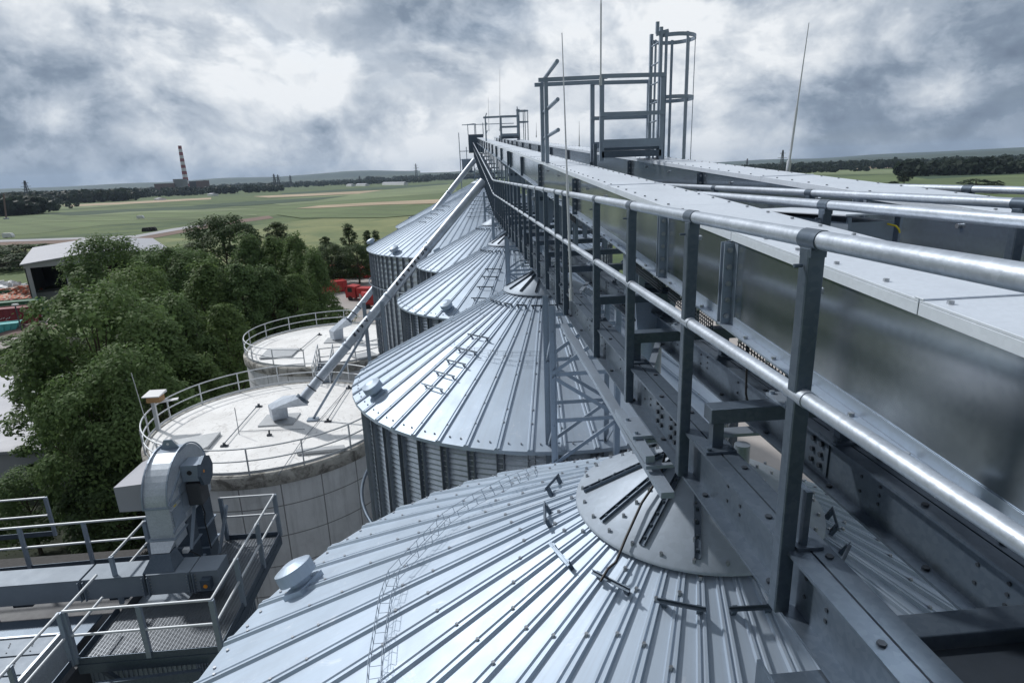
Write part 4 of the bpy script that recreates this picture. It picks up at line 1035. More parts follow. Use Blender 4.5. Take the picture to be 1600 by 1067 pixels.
fB = lambda px: min(range(1,99), key=lambda k: abs(px_(pB0.lerp(pB1,k/100))-px))/100
def px_(p): c = RM.transposed() @ p; return CX+FPX*c.x/c.z
chute('thick chute pipe with worn stencil marks leading down to the elbow on the nearer tank', bA, pA0, pA1, .215, [(fA(584),G)], ([(fA(579),tuple(onz(489,655,TZ+.08)))], [(fA(555),4),(fA(621),9)]))
chute('farther chute pipe crossing over the wide silo roof to the farther tank', bB, pB0, pB1, .20, [(fB(618),G)], ([(fB(610),tuple(onz(560,532,TZ+.08)))], []))

# ------------------------------------------------------------------ lower left: elevator, platform, conveyor
FZ = -8.6
t = thing('service_platform', 'grated steel platform with railings around the elevator foot at lower left', 'platform', (-6.4,11.6,FZ))
def grating(name, x0, x1, y0, y1):
    mb = MB(); k = int((y1-y0)/.034)
    for i in range(k+1): y = y0+(y1-y0)*i/k; mb.box(x0,x1,y-.003,y+.003,FZ-.03,FZ)
    k = int((x1-x0)/.07)
    for i in range(k+1): x = x0+(x1-x0)*i/k; mb.box(x-.0035,x+.0035,y0,y1,FZ-.032,FZ-.002)
    put(name, mb, 'grate', t)
grating('grating', -7.75, -5.2, 9.98, 11.5); grating('grating', -6.45, -5.2, 11.52, 13.75)
def PB(nm, p, q, a, b_, m='galv_dark', par=None): mb = MB(); mb.bar(p,q,a,b_,(0,1,0) if abs(p[2]-q[2])>.3 else (0,0,1)); return put(nm, mb, m, par or t)
for p, q in (((-7.8,9.95,FZ+.03),(-5.15,9.95,FZ+.03)),((-5.15,9.95,FZ+.03),(-5.15,13.8,FZ+.03)),((-5.15,13.8,FZ+.03),(-6.5,13.8,FZ+.03)),((-7.8,9.95,FZ+.03),(-7.8,11.4,FZ+.03))): PB('toe_board',p,q,.012,.16)
for p, q in (((-7.8,9.97,FZ-.14),(-5.15,9.97,FZ-.14)),((-5.17,9.95,FZ-.14),(-5.17,13.8,FZ-.14)),((-7.6,10.7,FZ-.14),(-5.2,10.7,FZ-.14)),((-6.4,9.95,FZ-.14),(-6.4,13.8,FZ-.14)),((-5.2,11.51,FZ-.14),(-7.8,11.51,FZ-.14)),((-5.2,12.6,FZ-.14),(-6.4,12.6,FZ-.14)),((-7.4,9.7,FZ-.36),(-5.5,9.8,FZ-.36))): PB('floor_beam',p,q,.08,.2)
posts = [(-7.8,9.95),(-6.47,9.95),(-5.15,9.95),(-5.15,11.2),(-5.15,12.5),(-5.15,13.8),(-6.45,13.8)]
for x, y in posts: PB('post',(x,y,FZ),(x,y,FZ+1.15),.09,.07,'galv')
for z in (1.15,.62):
    for p, q in (((-7.82,9.95),(-5.15,9.95)),((-5.15,9.95),(-5.15,13.8)),((-5.15,13.8),(-6.5,13.8)),((-7.8,9.95),(-7.8,11.0))):
        mb = MB(); mb.tube((*p,FZ+z),(*q,FZ+z),.027,8); put('rail', mb, 'rail', t)
for p, q in (((-5.3,10.2,FZ-.2),(-6.3,10.9,FZ-2.6)),((-7.6,10.1,FZ-.2),(-6.6,10.8,FZ-2.6)),((-5.3,13.4,FZ-.2),(-6.4,12.9,FZ-2.4))): PB('brace',p,q,.08,.08)
# rails along the roof behind and the lower walkway in front
def rails(name, label, pts, fz, m='rail'):
    t_ = thing(name, label, 'railing', (pts[0][0],pts[0][1],fz), 'railings on the lower left walkways')
    for z in (1.15,.62):
        for p, q in zip(pts, pts[1:]): mb = MB(); mb.tube((*p,fz+z),(*q,fz+z),.028,8); put('rail', mb, m, t_)
    for p, q in zip(pts, pts[1:]): PB('toe_board',(*p,fz+.07),(*q,fz+.07),.012,.14,'galv_dark',t_)
    for p, q in zip(pts, pts[1:]):
        L_ = math.hypot(q[0]-p[0],q[1]-p[1]); k = max(1,round(L_/1.35))
        for i in range(k+1):
            x, y = p[0]+(q[0]-p[0])*i/k, p[1]+(q[1]-p[1])*i/k; PB('post',(x,y,fz),(x,y,fz+1.16),.08,.06,'galv',t_)
    return t_
rails('walkway_railing', 'railing behind the flat conveyor box, in front of the dark tiled roof', [(-13.5,13.0),(-7.9,13.15)], FZ)
rails('walkway_railing', 'short railing from the far walkway to the elevator foot', [(-7.85,12.95),(-7.85,11.6)], FZ)
rails('walkway_railing', 'railing of the lower walkway running out of the bottom left corner', [(-7.85,9.9),(-7.85,6.2)], FZ)
rails('walkway_railing', 'second short railing corner at the far left above the tiled roof', [(-13.2,15.2),(-11.6,15.25)], FZ-.4)
# flat conveyor
t = thing('flat_conveyor', 'flat grey conveyor box running from the left edge to the elevator foot', 'conveyor', (-9,11.7,FZ))
for (a, b_) in ((-15,-8.55),(-8.5,-7.25),(-7.2,-6.3),(-6.28,-5.72)):
    mb = MB(); mb.box(a,b_,11.53,12.06,FZ+.2,FZ+.69); put('trunk', mb, 'bluesheet', t)
    mb = MB(); mb.box(a,b_,11.515,12.075,FZ+.691,FZ+.703); put('cover', mb, 'bluesheet', t, bevel=.004)
for x in (-8.52,-7.22,-6.29):
    for s_ in (-.05,.05): PB('flange',(x+s_,11.50,FZ+.2),(x+s_,11.50,FZ+.66),.012,.06,'galv')
    mb = MB()
    for i in range(6): mb.bolt((x-.09,11.53,FZ+.25+i*.075),(0,-1,0),.014,.014); mb.bolt((x+.09,11.53,FZ+.25+i*.075),(0,-1,0),.014,.014)
    put('flange_bolts', mb, 'bolt', t)['kind'] = 'stuff'
mb = MB(); mb.box(-6.05,-5.85,11.38,11.53,FZ+.32,FZ+.56); put('gear_cover', mb, 'galv_dark', t)
mb = MB(); mb.lathe([(0,0),(.05,0)],16); mb2 = MB(); mb2.tube((-5.95,11.38,FZ+.42),(-5.95,11.372,FZ+.42),.045,14); put('warning_dot', mb2, 'orange', t)
for x in (-14,-12,-10,-8,-6.1): PB('foot',(x,11.8,FZ-.02),(x,11.8,FZ+.2),.4,.08)
# bucket elevator head
t = thing('bucket_elevator', 'bucket elevator head with arched hood, motor and discharge spout at lower left', 'bucket elevator', (-7.0,12.6,FZ))
def E(nm, mb, m='galvl', bv=.006): return put(nm, mb, m, t, bevel=bv)
xa, xb = -7.22, -6.72
# arched hood: profile in the y-z plane
hc = Vector((0,13.02,-6.62)); hr = .92
prof = [(12.02,-7.30),(12.02,-6.62)]+[(hc.y-hr*1.09*math.cos(a), hc.z+hr*math.sin(a)) for a in np.linspace(.0,PI,22)]+[(14.02,-6.62),(14.02,-7.3)]
mb = MB(); mb.prism([(xa,y,z) for y,z in prof], (xb-xa,0,0)); E('hood', mb)
prof2 = [(hc.y-(hr*1.09+.03)*math.cos(a), hc.z+(hr+.03)*math.sin(a)) for a in np.linspace(0,PI,22)]
for x in (xa-.004, xb+.004):
    mb = MB()
    for (y0,z0),(y1,z1) in zip(prof2,prof2[1:]): mb.bar((x,y0,z0),(x,y1,z1),.03,.03,(1,0,0))
    E('hood_rim', mb, 'galv', 0)
mb = MB(); mb.box(xa-.03,xb+.03,11.98,14.06,-6.65,-6.61); E('hood_flange', mb, 'galv')
mb = MB(); mb.bar((xb+.012,12.0,-7.25),(xb+.012,13.7,-6.45),.03,.07); mb.bar((xb+.012,12.0,-6.6),(xb+.012,12.9,-6.05),.03,.06); E('hood_brace', mb, 'galv')
# lifting plate
mb = MB(); mb.prism([(xa+.05,13.0,-5.72),(xb-.02,13.0,-5.72),((xa+xb)/2+.06,13.0,-5.48),((xa+xb)/2-.1,13.0,-5.48)], (0,.03,0)); mb.box(xa-.02,xb+.02,12.85,13.2,-5.735,-5.70); E('lifting_plate', mb, 'galv')
mb = MB(); mb.tube(((xa+xb)/2-.02,12.996,-5.58),((xa+xb)/2-.02,12.99,-5.58),.03,12); E('lifting_hole', mb, 'white', 0)
# discharge spout
q4 = lambda x0,x1,y0,y1,z: [(x0,y0,z),(x1,y0,z),(x1,y1,z),(x0,y1,z)]
mb = MB(); mb.hexa(q4(xa+.0,xb-.0,12.03,12.55,-7.62),q4(xa,xb,12.03,12.55,-7.31)); E('spout_upper', mb)
mb = MB(); mb.hexa(q4(-7.14,-6.76,11.78,12.12,FZ+1.03),q4(xa-.03,xb+.02,12.0,12.58,-7.38)); E('spout_throat', mb)
mb = MB(); mb.hexa(q4(-7.28,-6.62,11.55,12.04,FZ+.705),q4(-7.12,-6.74,11.76,12.02,FZ+1.02)); E('spout_foot', mb, 'galv_dark')
mb = MB(); mb.box(xa-.05,xb+.04,11.97,12.6,-7.40,-7.37); E('spout_flange', mb, 'galv')
# trunks going down through the floor
for y0, y1 in ((12.66,13.1),(13.45,13.95)):
    mb = MB(); mb.box(xa+.03,xb-.03,y0,y1,G,-7.3); E('trunk', mb, 'galv_dark', 0)
    for z in (-8.55,-8.0): mb = MB(); mb.box(xa-.02,xb+.02,y0-.05,y1+.05,z-.012,z+.012); E('trunk_flange', mb, 'galv', 0)
mb = MB()
for i in range(16): mb.bolt((xb-.03,13.93,-8.5+i*.075),(1,0,0),.012,.014); mb.bolt((xb-.03,13.47,-8.5+i*.075),(1,0,0),.012,.014)
for i in range(9): mb.bolt((xb,12.1+i*.2,-6.7),(1,0,0),.014,.016); mb.bolt((xb,12.06,-7.25+i*.07),(1,0,0),.012,.014)
put('bolts', mb, 'bolt', t)['kind'] = 'stuff'
# motor and gearbox on the right side
mb = MB(); mb.box(xb+.012,xb+.42,12.75,13.2,-6.42,-6.02); E('gearbox', mb, 'galv', .01)
mb = MB(); mb.tube((xb+.2,12.75,-6.2),(xb+.2,12.74,-6.2),.055,16); E('inspection_hole', mb, 'cable', 0)
mb = MB(); mb.prism([(xb+.425,12.95+.33*math.cos(a),-6.25+.36*math.sin(a)) for a in np.linspace(0,2*PI,8,endpoint=False)], (.07,0,0)); E('guard_disc', mb, 'galv_dark', 0)
mb = MB(); mb.tube((xb+.496,12.8,-6.2),(xb+.50,12.8,-6.2),.035,12); mb.tube((xb+.001,12.35,-6.95),(xb+.006,12.35,-6.95),.04,12); E('warning_dot', mb, 'orange', 0)
mb = MB(); mb.box(xb+.03,xb+.34,12.8,13.2,-7.05,-6.5); E('motor', mb, 'darkbuild', .02)
mb = MB(); mb.box(xb+.002,xb+.03,12.55,13.35,-7.1,-6.42); E('motor_plate', mb, 'galv', 0)
mb = MB(); mb.bar((xb+.15,12.3,FZ+.75),(xb+.05,13.0,-7.1),.06,.06); mb.bar((xb+.3,13.2,FZ),(xb+.35,13.9,-7.7),.06,.06); E('stay', mb, 'galv', 0)
mb = MB(); mb.box(xb+.02,xb+.14,12.15,12.27,-7.85,-7.76); E('sensor', mb, 'white')
mb = MB(); mb.box(xb+.001,xb+.005,12.22,12.34,-6.74,-6.71); E('sticker', mb, 'yellow', 0)
mb = MB(); mb.box(xb+.001,xb+.005,12.2,12.3,-7.12,-6.98); E('rating_plate', mb, 'white', 0)
mb = MB(); mb.path([(xb+.2,13.0,-7.05),(xb+.22,13.05,-7.4),(xb+.1,13.2,-7.7),(xb+.08,13.3,-8.5)],.014,6); mb.path([(xb+.1,12.2,-7.8),(xb+.12,12.4,-8.0),(xb+.1,12.7,-8.3),(xb+.1,12.9,-8.55)],.011,6); E('conduit', mb, 'cable', 0)
mb = MB(); mb.box(xa-.006,xa+.04,12.3,12.8,-7.2,-6.8); E('inspection_door', mb, 'galv', 0)
mb = MB(); mb.box(xb+.001,xb+.018,12.1,12.62,-7.22,-6.78); E('service_hatch', mb, 'galv', .003)
# aspiration box on the left
lo = [Vector((-8.12,11.55,-6.55)),Vector((-7.35,11.55,-6.55)),Vector((-7.35,12.1,-6.85)),Vector((-8.12,12.1,-6.85))]
f0 = [ony(177,762,12.2),ony(222,756,12.2),ony(231,797,12.2),ony(187,800,12.2)]
b0 = [ony(222,722,13.6),ony(252,708,13.6),ony(258,742,13.6),ony(230,760,13.6)]
mb = MB(); v = f0+b0; mb.add(v,[(0,1,2,3),(7,6,5,4),(0,4,5,1),(1,5,6,2),(2,6,7,3),(3,7,4,0)]); mb.hexa([f0[1],b0[1],b0[2],f0[2]],[Vector((xa,12.3,-6.0)),Vector((xa,13.2,-5.9)),Vector((xa,13.2,-6.5)),Vector((xa,12.3,-6.6))]); E('relief_duct', mb, 'shedroof', 0)
# buildings under the platform and at the left
t = thing('machine_house', 'dark clad machine house below the platform at lower left', 'building', (-9,12,G))
mb = MB(); mb.box(-8.0,-6.0,10.5,13.6,G,FZ-.55); put('wall', mb, 'bluesheet', t)
mb = MB()
for i in range(22): x = -8+2.0*i/21; mb.box(x-.022,x+.022,10.47,10.5,G,FZ-.55)
for i in range(32): y = 10.5+3.1*i/31; mb.box(-6.0,-5.97,y-.022,y+.022,G,FZ-.55)
put('cladding_rib', mb, 'bluesheet', t)['kind'] = 'stuff'
mb = MB(); mb.box(-30,-8.02,9.6,13.2,G,FZ-.35); put('annex_wall', mb, 'darkbuild', t)
mb = MB(); mb.box(-30,-8.0,9.5,13.3,FZ-.349,FZ-.3); put('annex_roof', mb, 'darkbuild', t)
mb = MB(); mb.box(-14,-8.1,10.4,11.3,FZ-.05,FZ+.0); put('walkway_plate', mb, 'galv_dark', t)
for x in (-10.2,-12.5): mb = MB(); mb.box(x-.03,x+.03,9.7,11.35,FZ-.3,FZ+.02); put('roof_rib', mb, 'darkbuild', t)
t = thing('machine_cover', 'pale bolted sheet metal cover at the bottom left corner', 'machine cover', (-9,9.6,-8.4))
for i in range(3):
    y1 = 10.25-i*.48; mb = MB(); mb.box(-13,-8.25,y1-.44,y1,-8.24,-8.2); put('panel', mb, 'bluesheet', t, bevel=.004)
    mb = MB()
    for x in np.arange(-9.5,-8.3,.42):
        for dy in (.12,.17,.22,.36): mb.bolt((x+dy*.4,y1-dy,-8.2),(0,0,1),.012,.012)
    put('screws', mb, 'hole', t)['kind'] = 'stuff'
mb = MB(); mb.box(-8.25,-8.2,8.7,10.28,-8.9,-8.17); mb.box(-13,-8.2,10.26,10.3,-8.9,-8.17); put('frame', mb, 'galvl', t)
mb = MB(); mb.box(-13,-8.26,8.72,10.24,-9.2,-8.26); put('casing', mb, 'darkbuild', t)
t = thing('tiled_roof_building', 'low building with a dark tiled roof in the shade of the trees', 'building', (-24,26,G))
mb = MB(); mb.box(-34,-17.5,18.6,27.4,G,-17.6); put('wall', mb, 'darkbuild', t)  # dark wall colour stands in for the shade under the trees
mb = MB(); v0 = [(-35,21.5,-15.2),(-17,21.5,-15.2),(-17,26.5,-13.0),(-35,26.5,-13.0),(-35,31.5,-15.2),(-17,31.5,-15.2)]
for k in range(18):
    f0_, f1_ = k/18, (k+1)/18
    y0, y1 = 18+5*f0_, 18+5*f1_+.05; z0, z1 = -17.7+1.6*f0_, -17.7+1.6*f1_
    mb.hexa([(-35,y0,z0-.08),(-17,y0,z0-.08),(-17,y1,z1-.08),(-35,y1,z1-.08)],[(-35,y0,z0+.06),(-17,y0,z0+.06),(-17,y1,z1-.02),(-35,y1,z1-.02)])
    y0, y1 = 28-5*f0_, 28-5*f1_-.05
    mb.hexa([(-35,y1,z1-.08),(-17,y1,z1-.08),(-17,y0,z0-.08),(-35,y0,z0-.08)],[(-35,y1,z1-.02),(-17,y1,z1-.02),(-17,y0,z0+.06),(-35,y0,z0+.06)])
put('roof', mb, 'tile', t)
t = thing('low_shed', 'low shed with pale sheet roof behind the trees at the left edge', 'shed', (-46,62,G))
p = onz(14,694,G+4.2); 
mb = MB(); mb.box(p.x-14,p.x+4,p.y,p.y+16,G,G+3.6); put('wall', mb, 'shedgrey', t)
mb = MB(); mb.hexa([(p.x-14,p.y-.4,G+3.5),(p.x+4.4,p.y-.4,G+3.5),(p.x+4.4,p.y+16,G+5.2),(p.x-14,p.y+16,G+5.2)],[(p.x-14,p.y-.4,G+3.75),(p.x+4.4,p.y-.4,G+3.75),(p.x+4.4,p.y+16,G+5.4),(p.x-14,p.y+16,G+5.4)]); put('roof', mb, 'shedroof', t)

# ------------------------------------------------------------------ open shed, containers, trucks
t = thing('open_shed', 'big open fronted shed with a pale gable roof among the trees at left', 'shed', (-89,127,G))
A = Vector((-88.8,126.9,0)); u_ = Vector((.86,.51,0)); v_ = Vector((-.51,.86,0)); EH = 9.9; 
def SP(a, b_, z): return A+u_*a+v_*b_+Vector((0,0,G+z))
Wd, Ln = 26, 44
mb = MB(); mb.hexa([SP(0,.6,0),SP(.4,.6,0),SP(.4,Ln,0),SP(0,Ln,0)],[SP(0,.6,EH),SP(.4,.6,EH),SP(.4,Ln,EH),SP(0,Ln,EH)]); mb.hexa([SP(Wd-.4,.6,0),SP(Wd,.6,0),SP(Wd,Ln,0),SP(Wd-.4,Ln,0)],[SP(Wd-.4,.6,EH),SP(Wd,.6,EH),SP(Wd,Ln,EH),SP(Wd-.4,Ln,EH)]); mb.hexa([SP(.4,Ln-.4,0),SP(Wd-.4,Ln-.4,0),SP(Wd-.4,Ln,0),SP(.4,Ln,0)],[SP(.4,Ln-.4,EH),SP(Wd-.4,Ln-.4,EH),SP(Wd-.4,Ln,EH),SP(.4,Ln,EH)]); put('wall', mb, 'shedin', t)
mb = MB(); mb.prism([SP(0,0,EH-.7),SP(Wd,0,EH-.7),SP(Wd,0,EH),SP(Wd/2,0,EH+1.2),SP(0,0,EH)], v_*.4); put('gable', mb, 'shedgrey', t)
for a0, a1, z0, z1 in ((-.5,Wd/2,EH-.05,EH+1.3),(Wd/2,Wd+.5,EH+1.3,EH-.05)):
    mb = MB(); mb.hexa([SP(a0,-.5,z0),SP(a1,-.5,z1),SP(a1,Ln,z1),SP(a0,Ln,z0)],[SP(a0,-.5,z0+.25),SP(a1,-.5,z1+.25),SP(a1,Ln,z1+.25),SP(a0,Ln,z0+.25)]); put('roof', mb, 'shedroof', t)
for a0 in (.6,6.8,13,19.2,25.4):
    mb = MB(); mb.bar(SP(a0,.3,0),SP(a0,.3,EH-.6),.7,.6,v_); put('pillar', mb, 'shedgrey', t)
mb = MB(); mb.hexa([SP(.5,8,0),SP(12,8,0),SP(12,14,0),SP(.5,14,0)],[SP(.5,8.5,3),SP(12,8.5,3),SP(12,13,3),SP(.5,13,3)]); put('bay_wall', mb, 'hatch', t)
def container(label, px, py, L_, W_, H_, az, m, grp, mark=None, load=None, skip=False):
    p = onz(px,py,G); t_ = thing('skip' if skip else 'container', label, 'skip' if skip else 'container', (p.x,p.y,G), grp); t_.rotation_euler.z = az
    mb = MB()
    if skip:
        mb.hexa([(-L_*.36,-W_*.4,.15),(L_*.36,-W_*.4,.15),(L_*.36,W_*.4,.15),(-L_*.36,W_*.4,.15)],[(-L_/2,-W_/2,H_),(L_/2,-W_/2,H_),(L_/2,W_/2,H_),(-L_/2,W_/2,H_)])
    else: mb.box(-L_/2,L_/2,-W_/2,W_/2,.2,H_)
    put('body', mb, m, t_, local=True)
    mb = MB(); k = max(3,int(L_/.9))
    for i in range(k+1):
        x = -L_/2+L_*i/k
        if not skip: mb.box(x-.07,x+.07,-W_/2-.09,W_/2+.09,.2,H_-.15)
        else: mb.bar((x*.74,-W_*.4-.06,.2),(x,-W_/2-.06,H_-.1),.12,.1)
    put('rib', mb, m, t_, local=True)['kind'] = 'stuff'
    mb = MB(); 
    for s_ in (-1,1): mb.box(-L_/2-.1,L_/2+.1,s_*W_/2-.1,s_*W_/2+.1,H_-.02,H_+.13); mb.box(s_*L_/2-.1,s_*L_/2+.1,-W_/2-.1,W_/2+.1,H_-.021,H_+.129)
    put('top_edge', mb, m, t_, local=True)
    if load:
        mb = MB(); rs = random.Random(int(px)+3)
        for i in range(60):
            x, y, r_ = rs.uniform(-L_*.46,L_*.46), rs.uniform(-W_*.42,W_*.42), rs.uniform(.2,.6); a = rs.uniform(0,3)
            mb.bar((x-r_*math.cos(a),y-r_*math.sin(a),H_+rs.uniform(-.2,.3)),(x+r_*math.cos(a),y+r_*math.sin(a),H_+rs.uniform(-.1,.5)),r_,r_*.5)
        put('load', mb, load, t_, local=True)
    if mark:
        mb = MB()
        for i in range(7): mb.tube((-1.7+i*.42,-W_/2-.1,1.35+.1*math.sin(i*2.1)),(-1.4+i*.42,-W_/2-.1,1.6-.12*math.sin(i*3)),.05,5)
        put('lettering', mb, 'white', t_, local=True)
    return t_
container('long wine red container with white script on its side beside the open shed', 14, 507, 9.5, 2.9, 3.1, .25, 'darkred', 'containers by the open shed', True)
container('dark green container just behind the wine red one by the shed pillar', 36, 494, 8, 2.9, 3.1, .25, 'green', 'containers by the open shed')
container('low red open container filled with scrap left of the shed', 10, 482, 11, 2.6, 1.8, .2, 'red', 'containers by the open shed', load='scrap')
container('green open container filled with mixed scrap farthest back left of the shed', 12, 471, 11, 2.8, 2.6, .2, 'green', 'containers by the open shed', load='scrap')
container('turquoise skip at the left edge in front of the wine red container', 2, 521, 6, 2.6, 1.7, .35, 'turq', 'containers by the open shed', skip=True)
def heap(name, label, px, py, L_, W_, H_, m, n_, s_, seed):
    p = onz(px,py,G); rs = random.Random(seed); mb = MB()
    for i in range(n_):
        a, q = rs.uniform(0,2*PI), math.sqrt(rs.random()); x, y = L_/2*q*math.cos(a), W_/2*q*math.sin(a); z = H_*(1-q*q)*rs.uniform(.4,1)
        d = Vector((rs.uniform(-1,1),rs.uniform(-1,1),rs.uniform(-.5,.8))).normalized()*s_*rs.uniform(.5,1.2)
        c_ = Vector((p.x+x,p.y+y,G+z)); mb.bar(c_-d,c_+d,s_*rs.uniform(.5,1.2),s_*rs.uniform(.3,.9))
    mb.lathe([(L_/2,-.1),(L_*.3,H_*.55),(0,H_*.8)],20,(p.x,p.y,G))
    o = put1(name, mb, m, label, 'heap', (p.x,p.y,G)); return o
heap('sack_heap', 'heap of white sacks behind the scrap containers at the left edge', 8, 464, 16, 9, 4.0, 'white', 160, .9, 3)
heap('scrap_heap', 'heap of mixed orange and pale scrap in front of the shed pillar', 38, 470, 13, 10, 3.4, 'scrap', 220, .7, 5)
heap('rubble_heap', 'low heap of brick red rubble in front of the trees left', 42, 516, 10, 4, 1.0, 'brick', 60, .5, 6)
p = onz(35,521,G); t = thing('street_lamp', 'thin dark lamp post with white lamp head in the container yard', 'street lamp', p)
mb = MB(); mb.tube(p,(p.x,p.y,G+5.0),.11,8); put('pole', mb, 'pylon', t); mb = MB(); mb.box(p.x-.4,p.x+.5,p.y-.25,p.y+.25,G+5,G+5.3); put('lamp_head', mb, 'white', t)
for i, (px, py, L_, lb) in enumerate([(523,433,3.4,'red skip at the left end of the row behind the yard'),(536,434,3.0,'low red skip second from left in the row behind the yard'),(550,434,3.0,'red skip with bright lid in the middle of the row behind the yard'),(564,433,3.6,'tall red skip next to the wide silo wall'),(574,434,3.2,'red skip half hidden by the wide silo wall')]):
    container(lb, px, py, L_, 2.4, 2.0 if i in (1,2) else 2.7, .1+.15*i, 'red', 'red skips at the back of the yard', skip=True, load='red' if i in (0,3,4) else None)
container('red roll off container standing crosswise in the middle of the yard', 521, 457, 5.5, 2.6, 2.4, .55, 'red', 'red trucks and boxes in the yard')
def truck(label, px, py, az, arm=False):
    p = onz(px,py,G); t_ = thing('truck', label, 'truck', (p.x,p.y,G), 'red trucks and boxes in the yard'); t_.rotation_euler.z = az
    L = lambda nm, mb, m: put(nm, mb, m, t_, local=True)
    mb = MB(); mb.prism([(-1.25,0,.6),(-1.25,2.2,.6),(-1.25,2.2,2.9),(-1.25,.4,3.1),(-1.25,-.1,1.9)],(2.5,0,0)); L('cab', mb, 'red')
    mb = MB(); mb.box(-1.1,1.1,-.12,-.06,1.75,2.75); mb.box(1.255,1.27,.5,1.5,1.8,2.7); mb.box(-1.27,-1.255,.5,1.5,1.8,2.7); L('window', mb, 'glass')
    mb = MB(); mb.box(-1.0,1.0,2.3,8.6,.7,1.05); L('chassis', mb, 'darkred')
    for x in (-1.1,1.1):
        for y in (.9,5.6,7.0): mb = MB(); mb.tube((x-.15,y,.5),(x+.15,y,.5),.5,16); L('wheel', mb, 'rubber')
    if arm:
        for x in (-.9,.9):
            mb = MB(); mb.bar((x,3,1.2),(x,7.6,3.6),.25,.3); mb.bar((x,7.6,3.6),(x,8.4,2.0),.22,.25); L('lifting_arm', mb, 'darkred')
        mb = MB(); mb.hexa([(-1.2,3.6,1.06),(1.2,3.6,1.06),(1.2,8,1.06),(-1.2,8,1.06)],[(-1.25,3.2,2.1),(1.25,3.2,2.1),(1.25,8.3,2.1),(-1.25,8.3,2.1)]); L('bed', mb, 'red')
    else:
        mb = MB(); mb.box(-1.25,1.25,2.5,8.6,1.06,2.6); L('box', mb, 'red')
    return t_
truck('red truck with dark cab window parked in the yard beside the trees', 546, 468, -1.9)
truck('red skip truck with raised lifting arms near the silo wall', 566, 482, -1.2, True)

# ------------------------------------------------------------------ trees
def tree_meshes(kind, seed):
    rs = np.random.default_rng(seed)
    if kind == 'broad':  nc, nl, R_, H_, base_, lf, lr = 46, 430, 4.6, 12.0, .20, .31, .30
    if kind == 'oval':   nc, nl, R_, H_, base_, lf, lr = 52, 400, 3.5, 13.5, .12, .29, .33
    if kind == 'poplar': nc, nl, R_, H_, base_, lf, lr = 30, 190, 1.7, 12.0, .10, .29, .42
    if kind == 'shrub':  nc, nl, R_, H_, base_, lf, lr = 18, 200, 2.4, 4.6, .02, .30, .36
    Q = []; ctrs = []
    for i in range(nc):
        f = (i+rs.uniform(0,1))/nc; a = i*2.399+rs.uniform(-.5,.5)
        if kind == 'oval': prof = (math.sin(PI*min(1,(f*.92+.08))**.75))**.75
        elif kind == 'poplar': prof = math.sin(PI*(f*.9+.08)**.7)**.8
        else: prof = math.sqrt(max(.02,1-(2*(f*.93+.05)-1)**2))
        cs = R_*lr*rs.uniform(.65,1.25)
        rr = max(.05, R_*prof*rs.uniform(.72,1.05)-cs*.55)
        c = np.array([rr*math.cos(a), rr*math.sin(a), H_*(base_+(1-base_)*f*.95)]); ctrs.append(c)
        k = rs.normal(size=(nl,3)); k += np.array([math.cos(a)*.7,math.sin(a)*.7,.75]); k /= np.linalg.norm(k,axis=1)[:,None]
        # each lobe is itself a bunch of sprays
        sp = rs.normal(size=(12,3)); sp += np.array([math.cos(a)*.6,math.sin(a)*.6,.7]); sp /= np.linalg.norm(sp,axis=1)[:,None]
        w_ = rs.integers(0,12,nl); k = k*.55+sp[w_]*.75+rs.normal(size=(nl,3))*.10
        P = c+k*cs*np.array([1,1,.85])*rs.uniform(.82,1.08,(nl,1))
        nn = k*.8+np.array([0,0,.45])+rs.normal(size=(nl,3))*.38
        ax = rs.normal(size=(nl,3)); x = np.cross(nn,ax); x /= np.linalg.norm(x,axis=1)[:,None]; y = np.cross(nn,x); y /= np.linalg.norm(y,axis=1)[:,None]
        s = lf*rs.uniform(.5,1.2,(nl,1))
        Q.append(np.stack([P-x*s*.5, P+y*s*.33, P+x*s*.6, P-y*s*.33],1))
    crown = quads_mesh('crown', np.concatenate(Q))
    mb = MB(); mb.path([(0,0,-.2),(.08,.03,H_*.25),(-.05,.08,H_*.5),(.05,0,H_*.85)], .2, 8)
    for v_ in range(len(mb.v)):
        x, y, z = mb.v[v_]; k = 1.25-1.05*min(1,max(0,z/(H_*.85))); mb.v[v_] = (x*k,y*k,z)
    for i in rs.choice(nc, min(18,nc), False):
        c = ctrs[i]; z0 = max(.3, c[2]*.62); mb.tube((0,0,z0),tuple(c),.09,5,r2=.025)
    return crown, mb.mesh('trunk'), R_, H_
TM = {}
for kd, sds in (('broad',(1,2,3)),('oval',(4,5,6)),('poplar',(7,8)),('shrub',(9,10))): TM[kd] = [tree_meshes(kd, s_) for s_ in sds]
mvar = {}
def tree(kind, var, px, py, hgt, rpx, label, m='leaf', grp='trees around the tanks', base=None):
    crown, trunk, R_, H_ = TM[kind][var % len(TM[kind])]
    top = onz(px,py,G+hgt); t_ = thing('shrub' if kind == 'shrub' else 'tree', label, 'shrub' if kind == 'shrub' else 'tree', (top.x,top.y,G), grp)
    key = (kind, var % len(TM[kind]), m)
    if key not in mvar: me = crown if not crown.materials else crown.copy(); me.materials.clear(); me.materials.append(M[m]); mvar[key] = me
    dist = top.length; rad = rpx/FPX*dist; sxy = rad/R_; sz = hgt/H_; a = (px*13.7+py) % 6.28
    if not trunk.materials: trunk.materials.append(M['bark'])
    for me in (mvar[key], trunk):
        o = bpy.data.objects.new(me.name.split('.')[0], me); C.objects.link(o); o.parent = t_; o.scale = (sxy,sxy,sz); o.rotation_euler = (0,0,a)
    return t_
